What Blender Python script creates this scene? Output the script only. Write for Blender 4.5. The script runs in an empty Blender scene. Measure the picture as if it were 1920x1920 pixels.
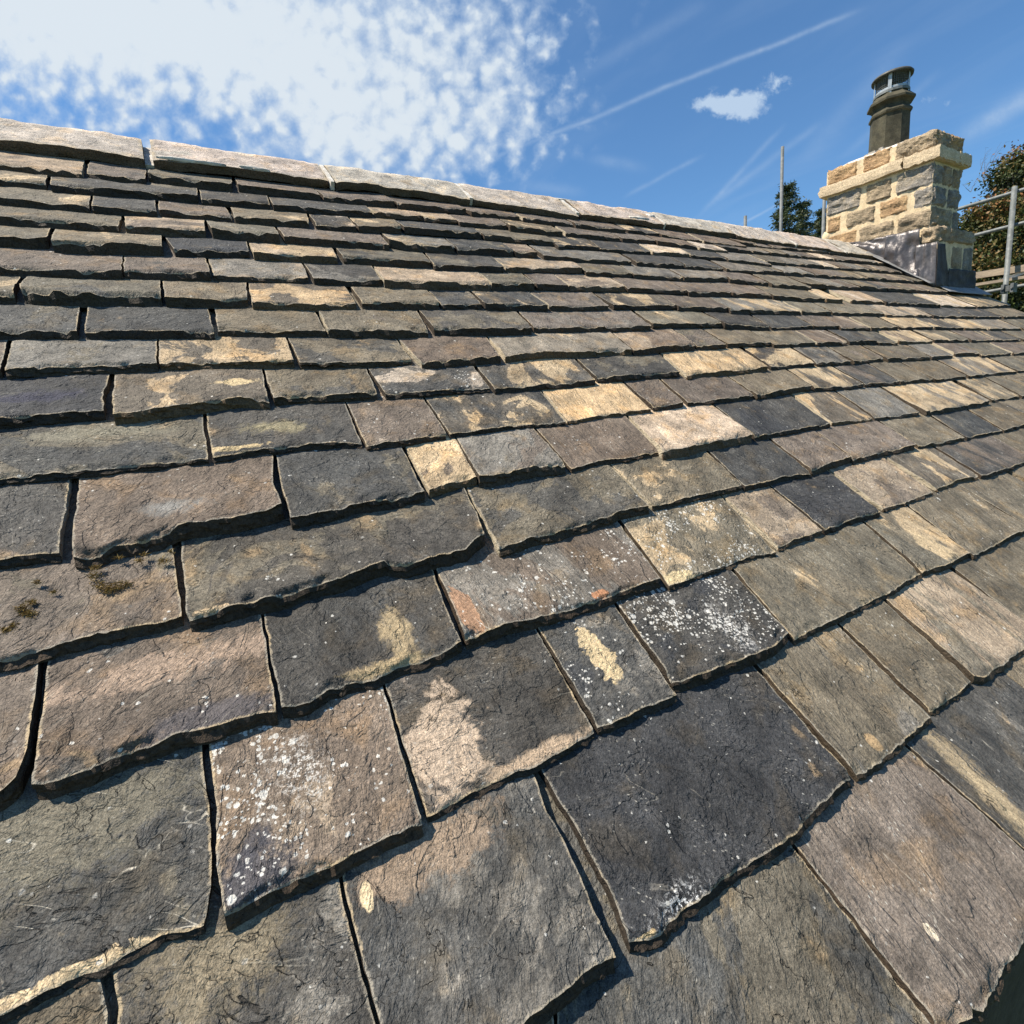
import bpy, math, random
import numpy as np
from mathutils import Vector, Matrix, noise as mnoise

sc = bpy.context.scene
COL = sc.collection
R_ = math.radians

# ------------------------------------------------------------------ camera
CR = Vector((0.86656586, -0.49191476, -0.0841634))      # camera right, in the world
CD = Vector((-0.17335, -0.13854902, -0.97506613))       # camera down
CF = Vector((0.46798866, 0.85954874, -0.20533527))      # camera forward
cam_d = bpy.data.cameras.new('camera'); cam = bpy.data.objects.new('camera', cam_d)
COL.objects.link(cam); sc.camera = cam
cam_d.sensor_width = 36; cam_d.lens = 0.995 * 18
cam_d.clip_start = 0.02; cam_d.clip_end = 6000
M = Matrix((CR, -CD, -CF)).transposed().to_4x4()
cam.matrix_world = M
FPX = 0.995 * 960

# ------------------------------------------------------------------ sun, sky, exposure
SUN = Vector((-0.85, 0.34, 1.45)).normalized()          # direction towards the sun
sl = bpy.data.lights.new('sun', 'SUN'); so = bpy.data.objects.new('sun', sl); COL.objects.link(so)
sl.energy = 5.0; sl.angle = R_(0.53); sl.color = (1.0, 0.925, 0.80)
so.rotation_euler = SUN.to_track_quat('Z', 'Y').to_euler()
so.location = (-20, 10, 40)
sc.view_settings.view_transform = 'Standard'; sc.view_settings.look = 'None'
sc.view_settings.exposure = 0.78; sc.view_settings.gamma = 1; sc.view_settings.use_curve_mapping = False

sc.cycles.max_bounces = 4; sc.cycles.diffuse_bounces = 2; sc.cycles.glossy_bounces = 2; sc.cycles.transmission_bounces = 2
W = bpy.data.worlds.new('World'); sc.world = W; W.use_nodes = True
W.cycles.sampling_method = 'MANUAL'; W.cycles.sample_map_resolution = 256
nt = W.node_tree; nt.nodes.clear()
class G:
    """small helper for math node graphs"""
    def __init__(s, tree): s.t = tree
    def n(s, typ, **kw):
        nd = s.t.nodes.new(typ)
        for k, v in kw.items(): setattr(nd, k, v)
        return nd
    def link(s, a, b): s.t.links.new(a, b)
    def put(s, sock, v):
        if hasattr(v, 'links'): s.t.links.new(v, sock)
        else: sock.default_value = v
    def m(s, op, a, b=None, c=None, clamp=False):
        nd = s.n('ShaderNodeMath', operation=op, use_clamp=clamp)
        s.put(nd.inputs[0], a)
        if b is not None: s.put(nd.inputs[1], b)
        if c is not None: s.put(nd.inputs[2], c)
        return nd.outputs[0]
    def vm(s, op, a, b=None, scale=None):
        nd = s.n('ShaderNodeVectorMath', operation=op)
        s.put(nd.inputs[0], a)
        if b is not None: s.put(nd.inputs[1], b)
        if scale is not None: s.put(nd.inputs['Scale'], scale)
        return nd.outputs['Value'] if op in ('DOT_PRODUCT', 'LENGTH') else nd.outputs[0]
    def noise(s, vec, scale, detail=4, rough=.55, dist=0, out='Fac'):
        nd = s.n('ShaderNodeTexNoise'); s.put(nd.inputs['Vector'], vec); nd.inputs['Scale'].default_value = scale
        nd.inputs['Detail'].default_value = detail; nd.inputs['Roughness'].default_value = rough
        nd.inputs['Distortion'].default_value = dist
        return nd.outputs[out]
    def vor(s, vec, scale, feature='F1', rnd=1.0, out='Distance'):
        nd = s.n('ShaderNodeTexVoronoi', feature=feature); s.put(nd.inputs['Vector'], vec)
        nd.inputs['Scale'].default_value = scale; nd.inputs['Randomness'].default_value = rnd
        return nd.outputs[out]
    def ss(s, x, lo, hi):
        nd = s.n('ShaderNodeMapRange', interpolation_type='SMOOTHSTEP')
        s.put(nd.inputs[0], x); s.put(nd.inputs[1], lo); s.put(nd.inputs[2], hi)
        nd.inputs[3].default_value = 0; nd.inputs[4].default_value = 1
        return nd.outputs[0]
    def lin(s, x, lo, hi, a, b):
        nd = s.n('ShaderNodeMapRange')
        for i, v in enumerate((x, lo, hi, a, b)): s.put(nd.inputs[i], v)
        return nd.outputs[0]
    def mix_f(s, f, a, b): return s.m('ADD', s.m('MULTIPLY', s.m('SUBTRACT', 1.0, f), a), s.m('MULTIPLY', f, b))
    def mix(s, f, a, b, blend='MIX'):
        nd = s.n('ShaderNodeMix', data_type='RGBA', blend_type=blend)
        s.put(nd.inputs[0], f); s.put(nd.inputs[6], a); s.put(nd.inputs[7], b)
        return nd.outputs[2]
g = G(nt)
sky = g.n('ShaderNodeTexSky', sky_type='NISHITA', sun_disc=False)
sky.sun_elevation = math.asin(SUN.z); sky.sun_rotation = math.atan2(SUN.x, SUN.y)
sky.altitude = 300; sky.air_density = 1.0; sky.dust_density = 0.35; sky.ozone_density = 2.5
gen = g.n('ShaderNodeTexCoord').outputs['Generated']
# tangent chart of the sky about the level heading of the view: q = (sideways, height)
H0 = Vector((CF.x, CF.y, 0)).normalized(); H1 = Vector((H0.y, -H0.x, 0)); H2 = Vector((0, 0, 1))
def q_of(px, py):
    d = CR * ((px - 960) / FPX) + CD * ((py - 960) / FPX) + CF
    w = d.dot(H0); return d.dot(H1) / w, d.z / w
dn = g.vm('NORMALIZE', gen)
w_ = g.m('MAXIMUM', g.vm('DOT_PRODUCT', dn, tuple(H0)), 0.08)
front = g.ss(g.vm('DOT_PRODUCT', dn, tuple(H0)), 0.05, 0.2)
qa = g.m('DIVIDE', g.vm('DOT_PRODUCT', dn, tuple(H1)), w_)
qb = g.m('DIVIDE', g.vm('DOT_PRODUCT', dn, (0, 0, 1)), w_)
dz = g.m('MAXIMUM', g.vm('DOT_PRODUCT', dn, (0, 0, 1)), 0.06)
P = g.vm('SCALE', dn, scale=g.m('DIVIDE', 1.0, dz))            # flat cloud layer coordinates
cq = g.n('ShaderNodeCombineXYZ'); g.put(cq.inputs[0], qa); g.put(cq.inputs[1], qb); Q = cq.outputs[0]
nb1 = g.noise(Q, 7.0, 4, .6, .3)
wob = g.m('MULTIPLY', g.m('SUBTRACT', nb1, .5), .10)
wob2 = g.m('MULTIPLY', g.m('SUBTRACT', nb1, .5), .03)
def blob(px, py, rx, ry, amp, ang=0.0, warp=1.0):
    a0, b0 = q_of(px, py); sc_ = 1 / FPX
    x = g.m('SUBTRACT', qa, a0); y = g.m('SUBTRACT', qb, b0)
    if warp: x = g.m('ADD', x, g.m('MULTIPLY', wob, warp)); y = g.m('ADD', y, g.m('MULTIPLY', wob, warp))
    ca, sa = math.cos(R_(ang)), math.sin(R_(ang))
    u = g.m('DIVIDE', g.m('ADD', g.m('MULTIPLY', x, ca), g.m('MULTIPLY', y, sa)), rx * sc_)
    v = g.m('DIVIDE', g.m('SUBTRACT', g.m('MULTIPLY', y, ca), g.m('MULTIPLY', x, sa)), ry * sc_)
    r2 = g.m('ADD', g.m('MULTIPLY', u, u), g.m('MULTIPLY', v, v))
    return g.m('MULTIPLY', g.m('EXPONENT', g.m('MULTIPLY', r2, -1)), amp)
def add(*l):
    o = l[0]
    for b in l[1:]: o = g.m('ADD', o, b)
    return o
bank = add(blob(250, 45, 480, 85, .78, -8), blob(480, 165, 330, 80, .50, -16), blob(740, 180, 210, 140, .36, -30), blob(600, 280, 330, 60, .40),
           blob(-250, -20, 400, 150, .7), blob(560, -200, 520, 200, .5), blob(60, 215, 240, 50, .26), blob(930, 70, 110, 110, .28), blob(960, 200, 60, 70, .20))
Qw = g.vm('ADD', Q, g.vm('SCALE', g.noise(Q, 26, 3, .6, out='Color'), scale=.034))
puffs = g.m('SUBTRACT', 1.0, g.vor(Qw, 40, 'SMOOTH_F1'))
nb2 = g.noise(Q, 30, 5, .62, .2)
billow = add(g.m('MULTIPLY', g.m('SUBTRACT', nb1, .5), .55), g.m('MULTIPLY', g.m('SUBTRACT', puffs, .60), 1.0), g.m('MULTIPLY', g.m('SUBTRACT', nb2, .5), 1.0))
field = g.m('ADD', bank, g.m('MULTIPLY', billow, g.lin(bank, .2, 1.2, 1.25, .95)))
c_bank = g.m('MULTIPLY', g.m('MULTIPLY', g.m('POWER', g.ss(field, -.02, 1.15), .95), front), g.ss(bank, .06, .30))
puff = add(blob(1385, 206, 42, 17, 1.25, -6, .25), blob(1345, 192, 38, 16, .9, 0, .25), blob(1412, 188, 26, 17, .85, 0, .25), blob(1312, 199, 20, 8, .5, 0, .2), blob(1460, 152, 27, 15, .8, -20, .2),
           blob(1748, 190, 46, 13, .5, 0, .3), blob(1000, 76, 20, 17, .95, 0, .3), blob(975, 125, 13, 12, .5, 0, .3), blob(1025, 243, 16, 8, .5, 0, .3), blob(935, 95, 18, 14, .5, 0, .3))
fine = g.noise(Q, 48, 4, .62, .3)
c_puff = g.m('MULTIPLY', g.ss(g.m('ADD', puff, g.m('MULTIPLY', g.m('SUBTRACT', fine, .5), 2.2)), .30, 1.25), g.m('MULTIPLY', g.ss(puff, .08, .45), front))
def trail(p0, p1, width, op, ends=60, soft=.35):
    a0, b0 = q_of(*p0); a1, b1 = q_of(*p1); L = math.hypot(a1 - a0, b1 - b0); ux, uy = (a1 - a0) / L, (b1 - b0) / L
    x = g.m('SUBTRACT', qa, a0); y = g.m('SUBTRACT', qb, b0)
    along = g.m('ADD', g.m('MULTIPLY', x, ux), g.m('MULTIPLY', y, uy))
    ac = g.m('ABSOLUTE', g.m('ADD', g.m('SUBTRACT', g.m('MULTIPLY', y, ux), g.m('MULTIPLY', x, uy)), g.m('MULTIPLY', wob2, .35)))
    core = g.m('EXPONENT', g.m('MULTIPLY', g.m('POWER', g.m('DIVIDE', ac, width / FPX), 2.0), -1))
    e = ends / FPX
    return g.m('MULTIPLY', g.m('MULTIPLY', core, op), g.m('MULTIPLY', g.ss(along, 0, e), g.ss(along, L, L - e)))
trails = add(trail((745, 368), (1640, 8), 3.8, .34, 90), trail((1030, 172), (1350, -10), 10.8, 0.12, 60),
             trail((1770, 275), (2050, 110), 14.4, 0.47, 90), trail((1300, 415), (1480, 225), 4.3, 0.20, 50), trail((1480, 330), (1720, 60), 15.8, 0.12, 80),
             trail((1160, 375), (1330, 285), 3.6, 0.19, 40), trail((1310, 400), (1560, 215), 5.8, 0.17, 60), trail((1380, 425), (1480, 370), 2.2, 0.31, 20),
             trail((1080, 292), (1230, 318), 8.6, 0.17, 60), trail((960, 345), (1110, 362), 8.6, 0.16, 50), trail((1560, 310), (1780, 120), 6.5, 0.12, 60))
trails = g.m('MULTIPLY', g.m('MULTIPLY', trails, g.lin(nb2, .3, .7, .55, 1.15)), front)
back = g.m('MULTIPLY', g.m('MULTIPLY', g.ss(g.noise(P, 1.6, 4, .6, .3), .58, .80), g.m('SUBTRACT', 1.0, front)), g.ss(dz, .08, .35))
cirr = g.m('MULTIPLY', g.m('MULTIPLY', g.ss(g.noise(g.vm('MULTIPLY', P, (1.0, .35, 1)), 2.4, 4, .6, .6), .45, .85), front), .10)
cover = g.m('MAXIMUM', g.m('MAXIMUM', c_bank, c_puff), g.m('MAXIMUM', back, g.m('ADD', trails, cirr)))
cover = g.m('MINIMUM', cover, .96)
shade = g.ss(g.m('ADD', field, g.m('MULTIPLY', nb1, .4)), .45, 1.35)
ccol = g.mix(shade, (.48, .61, .78, 1), (.70, .77, .83, 1))
bg1 = g.n('ShaderNodeBackground'); bg1.inputs[1].default_value = SKYSTR = 0.076
tint = g.mix(1.0, sky.outputs[0], (0.72, 1.02, 1.20, 1), 'MULTIPLY')
g.link(tint, bg1.inputs[0])
bg2 = g.n('ShaderNodeBackground'); bg2.inputs[1].default_value = 0.62; g.link(ccol, bg2.inputs[0])
mx = g.n('ShaderNodeMixShader'); g.link(cover, mx.inputs[0]); g.link(bg1.outputs[0], mx.inputs[1]); g.link(bg2.outputs[0], mx.inputs[2])
out = g.n('ShaderNodeOutputWorld'); g.link(mx.outputs[0], out.inputs[0])

# ------------------------------------------------------------------ helpers
PITCH = R_(36.277)
SV = Vector((0, math.cos(PITCH), math.sin(PITCH))); NV = Vector((0, -math.sin(PITCH), math.cos(PITCH)))
def roof(u, v, z=0.0): return Vector((u, 0, 0)) + SV * v + NV * (z - 1.0)
ROT = Matrix((Vector((1, 0, 0)), SV, NV)).transposed().to_4x4()
def _h(ix, iy, iz, s):
    n = (ix * 374761393 + iy * 668265263 + iz * 2147483647 + s * 1274126177) & 0xffffffff
    n = (n ^ (n >> 13)) * 1274126177 & 0xffffffff
    n = (n ^ (n >> 16)) * 2246822519 & 0xffffffff
    return ((n ^ (n >> 15)) & 0xffffff) / float(0xffffff) * 2 - 1
def vn(x, y, z=0.0, s=0):
    x, y, z = np.broadcast_arrays(np.asarray(x, float), np.asarray(y, float), np.asarray(z, float))
    ix, iy, iz = [np.floor(a).astype(np.int64) for a in (x, y, z)]
    fx, fy, fz = x - ix, y - iy, z - iz
    fx, fy, fz = [f * f * f * (f * (f * 6 - 15) + 10) for f in (fx, fy, fz)]
    r = 0
    for dx in (0, 1):
        for dy in (0, 1):
            for dz_ in (0, 1):
                r = r + _h(ix + dx, iy + dy, iz + dz_, s) * (fx if dx else 1 - fx) * (fy if dy else 1 - fy) * (fz if dz_ else 1 - fz)
    return r
def fbm(x, y, z=0.0, s=0, o=4):
    r = 0; a = .5; f = 1.0
    for i in range(o):
        r = r + a * vn(x * f, y * f, z * f if not np.isscalar(z) else z * f, s + i * 17); a *= .5; f *= 2.03
    return r
def mesh_of(name, V, F, mat=None, smooth=False, attrs=None):
    me = bpy.data.meshes.new(name); me.from_pydata([tuple(v) for v in V], [], F)
    if smooth: me.polygons.foreach_set('use_smooth', [True] * len(me.polygons))
    if mat: me.materials.append(mat)
    if attrs:
        for k, a in attrs.items():
            at = me.attributes.new(k, 'FLOAT', 'POINT'); at.data.foreach_set('value', np.asarray(a, np.float32))
    me.update(); return me
def obj(name, me, parent=None, mw=None, **props):
    o = bpy.data.objects.new(name, me); COL.objects.link(o)
    if parent: o.parent = parent
    if mw is not None: o.matrix_world = mw
    for k, v in props.items(): o[k] = v
    return o
def thing(name, loc, label, cat, group=None):
    o = bpy.data.objects.new(name, None); COL.objects.link(o); o.location = loc; o['label'] = label; o['category'] = cat
    o.empty_display_size = .1
    if group: o['group'] = group
    return o
def child(name, V, F, mat, parent, smooth=False, attrs=None, **props):
    """mesh in world coordinates, parented without moving"""
    o = obj(name, mesh_of(name, V, F, mat, smooth, attrs), None, **props)
    o.parent = parent; o.matrix_parent_inverse = Matrix.Translation(parent.location).inverted()
    return o
class MB:
    def __init__(s): s.V = []; s.F = []
    def quadbox(s, c8):
        b = len(s.V); s.V += [Vector(c) for c in c8]
        for f in ((0, 3, 2, 1), (4, 5, 6, 7), (0, 1, 5, 4), (1, 2, 6, 5), (2, 3, 7, 6), (3, 0, 4, 7)): s.F.append([b + i for i in f])
    def box(s, x0, x1, y0, y1, z0, z1):
        s.quadbox([(x0, y0, z0), (x1, y0, z0), (x1, y1, z0), (x0, y1, z0), (x0, y0, z1), (x1, y0, z1), (x1, y1, z1), (x0, y1, z1)])
    def tube(s, p0, p1, r0, r1=None, n=20, caps=True, hollow=False):
        p0 = Vector(p0); p1 = Vector(p1); r1 = r0 if r1 is None else r1
        d = (p1 - p0).normalized(); a = d.orthogonal().normalized(); b_ = d.cross(a)
        b = len(s.V)
        for p, r in ((p0, r0), (p1, r1)):
            for i in range(n):
                t = 2 * math.pi * i / n; s.V.append(p + a * (math.cos(t) * r) + b_ * (math.sin(t) * r))
        for i in range(n): j = (i + 1) % n; s.F.append([b + i, b + j, b + n + j, b + n + i])
        if caps and not hollow: s.F.append([b + i for i in range(n)][::-1]); s.F.append([b + n + i for i in range(n)])
        if hollow:
            ri = r1 * .84
            c = len(s.V)
            for p in (p1, p1 - d * .25):
                for i in range(n):
                    t = 2 * math.pi * i / n; s.V.append(p + a * (math.cos(t) * ri) + b_ * (math.sin(t) * ri))
            for i in range(n):
                j = (i + 1) % n; s.F.append([b + n + i, b + n + j, c + j, c + i]); s.F.append([c + i, c + j, c + n + j, c + n + i])
            s.F.append([c + n + i for i in range(n)]); s.F.append([b + i for i in range(n)][::-1])
    def lathe(s, prof, cx, cy, n=8, rot=0.0, cap=True):
        b = len(s.V)
        for r, z in prof:
            for i in range(n):
                t = 2 * math.pi * i / n + rot; s.V.append(Vector((cx + math.cos(t) * r, cy + math.sin(t) * r, z)))
        for k in range(len(prof) - 1):
            for i in range(n):
                j = (i + 1) % n; s.F.append([b + k * n + i, b + k * n + j, b + (k + 1) * n + j, b + (k + 1) * n + i])
        if cap: s.F.append([b + i for i in range(n)][::-1]); s.F.append([b + (len(prof) - 1) * n + i for i in range(n)])
    def build(s, name, mat, parent, smooth=False, **p): return child(name, s.V, s.F, mat, parent, smooth, None, **p)

# ------------------------------------------------------------------ materials
def new_mat(name):
    m = bpy.data.materials.new(name); m.use_nodes = True; t = m.node_tree; t.nodes.clear(); G_ = G(t)
    b = G_.n('ShaderNodeBsdfPrincipled'); o = G_.n('ShaderNodeOutputMaterial'); G_.link(b.outputs[0], o.inputs[0])
    return m, G_, b
def bump(G_, b, *hs):
    """hs: (height socket, distance) pairs, coarse first"""
    nrm = None
    for h, d in hs:
        bp = G_.n('ShaderNodeBump'); bp.inputs['Strength'].default_value = 1.0; bp.inputs['Distance'].default_value = d
        G_.link(h, bp.inputs['Height'])
        if nrm: G_.link(nrm, bp.inputs['Normal'])
        nrm = bp.outputs[0]
    G_.link(nrm, b.inputs['Normal'])

def slate_material():
    m, q, b = new_mat('riven_sandstone_slate')
    def oa(name, vec=False):
        a = q.n('ShaderNodeAttribute', attribute_type='OBJECT', attribute_name=name)
        return a.outputs['Color'] if vec else a.outputs['Fac']
    def ga(name): return q.n('ShaderNodeAttribute', attribute_type='GEOMETRY', attribute_name=name).outputs['Fac']
    co = q.n('ShaderNodeTexCoord').outputs['Object']
    seed = oa('seed')
    cmb = q.n('ShaderNodeCombineXYZ'); q.put(cmb.inputs[0], q.m('MULTIPLY', seed, 13.7)); q.put(cmb.inputs[1], q.m('MULTIPLY', seed, 7.3)); q.put(cmb.inputs[2], q.m('MULTIPLY', seed, 3.1))
    # turn the grain by a per-slate angle
    rotn = q.n('ShaderNodeVectorRotate', rotation_type='Z_AXIS'); q.link(co, rotn.inputs['Vector']); q.put(rotn.inputs['Angle'], oa('grain'))
    p = q.vm('ADD', rotn.outputs[0], cmb.outputs[0])
    ca, cb = oa('tone', True), oa('patch_tone', True)
    pa, li, sk, ro = oa('patch'), oa('lichen'), oa('streak'), oa('crack')
    cs = q.n('ShaderNodeCombineXYZ'); cs.inputs[0].default_value = 1; cs.inputs[2].default_value = 1; q.put(cs.inputs[1], q.lin(sk, .25, 1.0, .74, .34))
    st = q.vm('MULTIPLY', p, cs.outputs[0])
    st2 = q.vm('MULTIPLY', st, (1.0, .35, 1.0))
    # large flaked patches with crisp rims
    nsel = q.noise(st, 5.5, 5, .60, .5)
    th = q.m('SUBTRACT', .66, q.m('MULTIPLY', pa, .30))
    patch = q.ss(nsel, th, q.m('ADD', th, .022))
    soft = q.ss(nsel, q.m('SUBTRACT', th, .14), q.m('ADD', th, .06))
    nw = q.noise(q.vm('ADD', p, (5, 3, 1)), 9, 5, .62, .4, out='Color')
    sw = q.n('ShaderNodeSeparateColor'); q.link(nw, sw.inputs[0]); w1, w2, w3 = sw.outputs
    base = q.mix(q.m('MULTIPLY', soft, .22), ca, cb)
    base = q.mix(q.m('MULTIPLY', patch, .80), base, cb)
    vmul = q.vm('SCALE', base, scale=q.lin(w3, .3, .7, .55, 1.38))
    warm = q.mix(q.m('MULTIPLY', q.ss(w1, .50, .66), .42), vmul, q.vm('MULTIPLY', vmul, (1.40, 1.12, .74)))
    cool = q.mix(q.m('MULTIPLY', q.ss(w2, .50, .66), .42), warm, q.vm('MULTIPLY', warm, (.66, .68, .69)))
    ginger = q.mix(q.m('MULTIPLY', q.ss(q.m('ADD', q.m('MULTIPLY', w1, .6), q.m('MULTIPLY', nsel, .4)), .600, .64), .40), cool, (.36, .25, .14, 1))
    # single stains and flakes placed slate by slate
    n75 = q.noise(p, 120, 5, .78)
    nh = q.noise(st, 26, 4, .66, .5)
    tc = ginger
    for n_ in ('0', '1'):
        sa_, sb_, sc2 = oa('stain_a' + n_, True), oa('stain_b' + n_, True), oa('stain_c' + n_, True)
        sp = q.n('ShaderNodeSeparateColor'); q.link(sa_, sp.inputs[0]); sq = q.n('ShaderNodeSeparateColor'); q.link(sb_, sq.inputs[0])
        cx = q.n('ShaderNodeSeparateXYZ'); q.link(co, cx.inputs[0])
        dx = q.m('MULTIPLY', q.m('SUBTRACT', cx.outputs[0], sp.outputs[0]), sq.outputs[0]); dy = q.m('MULTIPLY', q.m('SUBTRACT', cx.outputs[1], sp.outputs[1]), sq.outputs[1])
        rr0 = q.m('SQRT', q.m('ADD', q.m('MULTIPLY', dx, dx), q.m('MULTIPLY', dy, dy)))
        so_ = sp.outputs[2]
        rr0 = q.m('ADD', rr0, q.m('MULTIPLY', q.m('SUBTRACT', w3, .5), 1.8)); rr0 = q.m('ADD', rr0, q.m('MULTIPLY', q.m('SUBTRACT', nh, .5), 2.6)); rr0 = q.m('ADD', rr0, q.m('MULTIPLY', q.m('MULTIPLY', q.m('SUBTRACT', n75, .5), 2.0), so_))
        mk = q.m('MULTIPLY', q.m('SUBTRACT', 1.0, q.ss(rr0, q.m('SUBTRACT', 1.0, q.m('MULTIPLY', so_, .5)), q.m('ADD', 1.02, q.m('MULTIPLY', so_, .35)))), q.m('MULTIPLY', sq.outputs[2], .9))
        mk = q.m('MULTIPLY', mk, q.mix_f(q.ss(so_, 1.3, 1.5), 1.0, q.ss(n75, .50, .58)))
        tc = q.mix(mk, tc, sc2)
    ginger = tc
    # grain: mid mottle, fine speckle
    g1 = q.lin(n75, .30, .70, .52, 1.46)
    g2 = q.lin(q.noise(p, 420, 2, .7), .30, .70, .62, 1.36)
    g3 = q.lin(q.noise(st2, 130, 3, .7), .3, .7, .80, 1.20)
    gg = q.m('MULTIPLY', q.m('MULTIPLY', g1, g2), g3)
    c = q.vm('SCALE', ginger, scale=gg)
    # pale scratches and thin veins along the grain
    vein = q.m('ABSOLUTE', q.m('SUBTRACT', q.noise(q.vm('ADD', st2, (2, 9, 4)), 16, 2, .5, .25), .5))
    veinm = q.m('MULTIPLY', q.m('SUBTRACT', 1.0, q.ss(vein, .0, .006)), q.ss(w2, .50, .62))
    c = q.mix(q.m('MULTIPLY', veinm, q.m('ADD', .14, q.m('ADD', q.m('MULTIPLY', sk, .35), oa('vein'))), clamp=True), c, (.50, .45, .36, 1))
    fleck = q.m('MULTIPLY', q.m('SUBTRACT', 1.0, q.ss(q.vor(q.vm('MULTIPLY', p, (1, .45, 1)), 120), .10, .20)), q.ss(w3, .50, .62))
    c = q.mix(q.m('MULTIPLY', fleck, q.m('ADD', .40, q.m('MULTIPLY', sk, .40))), c, (.50, .47, .40, 1))
    # open crack and flake edges (contour lines of a slow field)
    cn = q.noise(q.vm('ADD', st, (7, 1, 3)), 9.0, 4, .55, .8)
    ce = q.m('ABSOLUTE', q.m('SUBTRACT', q.m('FRACT', q.m('MULTIPLY', cn, 5.0)), .5))
    crm = q.ss(w1, q.m('SUBTRACT', .66, q.m('MULTIPLY', ro, .20)), q.m('SUBTRACT', .70, q.m('MULTIPLY', ro, .20)))
    cwid = n75
    crack = q.m('MULTIPLY', q.m('SUBTRACT', 1.0, q.ss(ce, 0.0, q.m('MULTIPLY', cwid, .060))), crm)
    c = q.mix(q.m('MULTIPLY', crack, .75), c, (.018, .016, .014, 1))
    terr = q.m('ADD', q.m('FLOOR', q.m('MULTIPLY', cn, 5.0)), q.m('MULTIPLY', q.ss(q.m('FRACT', q.m('MULTIPLY', cn, 5.0)), .46, .54), 1.0))
    # lichen: clustered pale rosettes of mixed size
    pw = q.vm('ADD', p, q.vm('SCALE', q.noise(p, 160, 2, out='Color'), scale=.0065))
    lm = q.ss(q.noise(q.vm('ADD', p, (9, 2, 5)), 6.5, 4, .6, .3), q.m('SUBTRACT', .72, q.m('MULTIPLY', li, .26)), q.m('SUBTRACT', .90, q.m('MULTIPLY', li, .22)))
    def spots(sc_, keep, rad):
        nd = q.n('ShaderNodeTexVoronoi', feature='F1'); q.put(nd.inputs['Vector'], pw); nd.inputs['Scale'].default_value = sc_
        sp_ = q.n('ShaderNodeSeparateColor'); q.link(nd.outputs['Color'], sp_.inputs[0])
        on = q.ss(q.m('SUBTRACT', keep, sp_.outputs[0]), 0, .03)
        r_ = q.m('MULTIPLY', rad, q.m('ADD', .35, sp_.outputs[1]))
        return q.m('MULTIPLY', on, q.m('SUBTRACT', 1.0, q.ss(nd.outputs['Distance'], q.m('MULTIPLY', r_, .8), r_)))
    lk = q.m('MULTIPLY', lm, q.ss(li, 0, .25))
    l1 = spots(58, lk, .38); l2 = spots(125, q.m('MULTIPLY', lk, 1.15), .42)
    strayk = q.m('MULTIPLY', q.m('ADD', .002, q.m('MULTIPLY', li, .10)), q.ss(w2, .42, .60))
    l4 = spots(40, q.m('MULTIPLY', strayk, .6), .20); l5 = spots(95, q.m('MULTIPLY', q.m('ADD', strayk, .007), 2.2), .34)
    lich = q.m('MAXIMUM', q.m('MAXIMUM', l1, l2), q.m('MAXIMUM', l4, l5))
    top = q.m('SUBTRACT', 1.0, ga('edge_face'))
    lich = q.m('MULTIPLY', lich, top)
    c = q.mix(q.m('MULTIPLY', lich, q.lin(n75, .35, .6, .55, .90)), c, q.mix(n75, (.40, .39, .35, 1), (.84, .80, .72, 1)))
    # dressed rims: paler, ochre where freshly broken
    rim = q.m('MULTIPLY', q.ss(q.m('ADD', ga('rim'), q.m('MULTIPLY', q.m('SUBTRACT', n75, .5), 1.5)), .55, .85), top)
    c = q.mix(q.m('MULTIPLY', rim, .62), c, q.mix(q.ss(w2, .45, .6), (.36, .32, .25, 1), (.52, .40, .24, 1)))
    # broken edge faces: rougher and browner, shade put into the colour by strong darkening
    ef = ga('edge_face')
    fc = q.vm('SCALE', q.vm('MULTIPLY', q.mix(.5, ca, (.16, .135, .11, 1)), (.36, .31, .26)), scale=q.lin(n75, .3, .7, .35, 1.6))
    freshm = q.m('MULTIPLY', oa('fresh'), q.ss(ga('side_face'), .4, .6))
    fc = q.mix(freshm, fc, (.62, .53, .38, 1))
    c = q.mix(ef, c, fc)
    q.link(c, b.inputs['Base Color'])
    b.inputs['Specular IOR Level'].default_value = .22
    q.put(b.inputs['Roughness'], q.lin(w3, .3, .7, .70, .90))
    rid = q.m('ABSOLUTE', q.m('SUBTRACT', nh, .5))
    t2 = q.m('MULTIPLY', q.noise(st2, 38, 3, .6, .6), 6.0); fr2 = q.m('FRACT', t2)
    terr2 = q.m('ADD', q.m('FLOOR', t2), q.ss(fr2, .42, .58))
    hb = q.m('ADD', q.m('ADD', q.m('MULTIPLY', nh, .75), q.m('MULTIPLY', rid, .55)), q.m('ADD', q.m('MULTIPLY', terr, .24), q.m('MULTIPLY', terr2, .060)))
    hb = q.m('SUBTRACT', hb, q.m('MULTIPLY', crack, .25))
    bump(q, b, (hb, .013), (q.noise(p, 150, 3, .75), .0034))
    return m
MAT_SLATE = slate_material()
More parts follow.
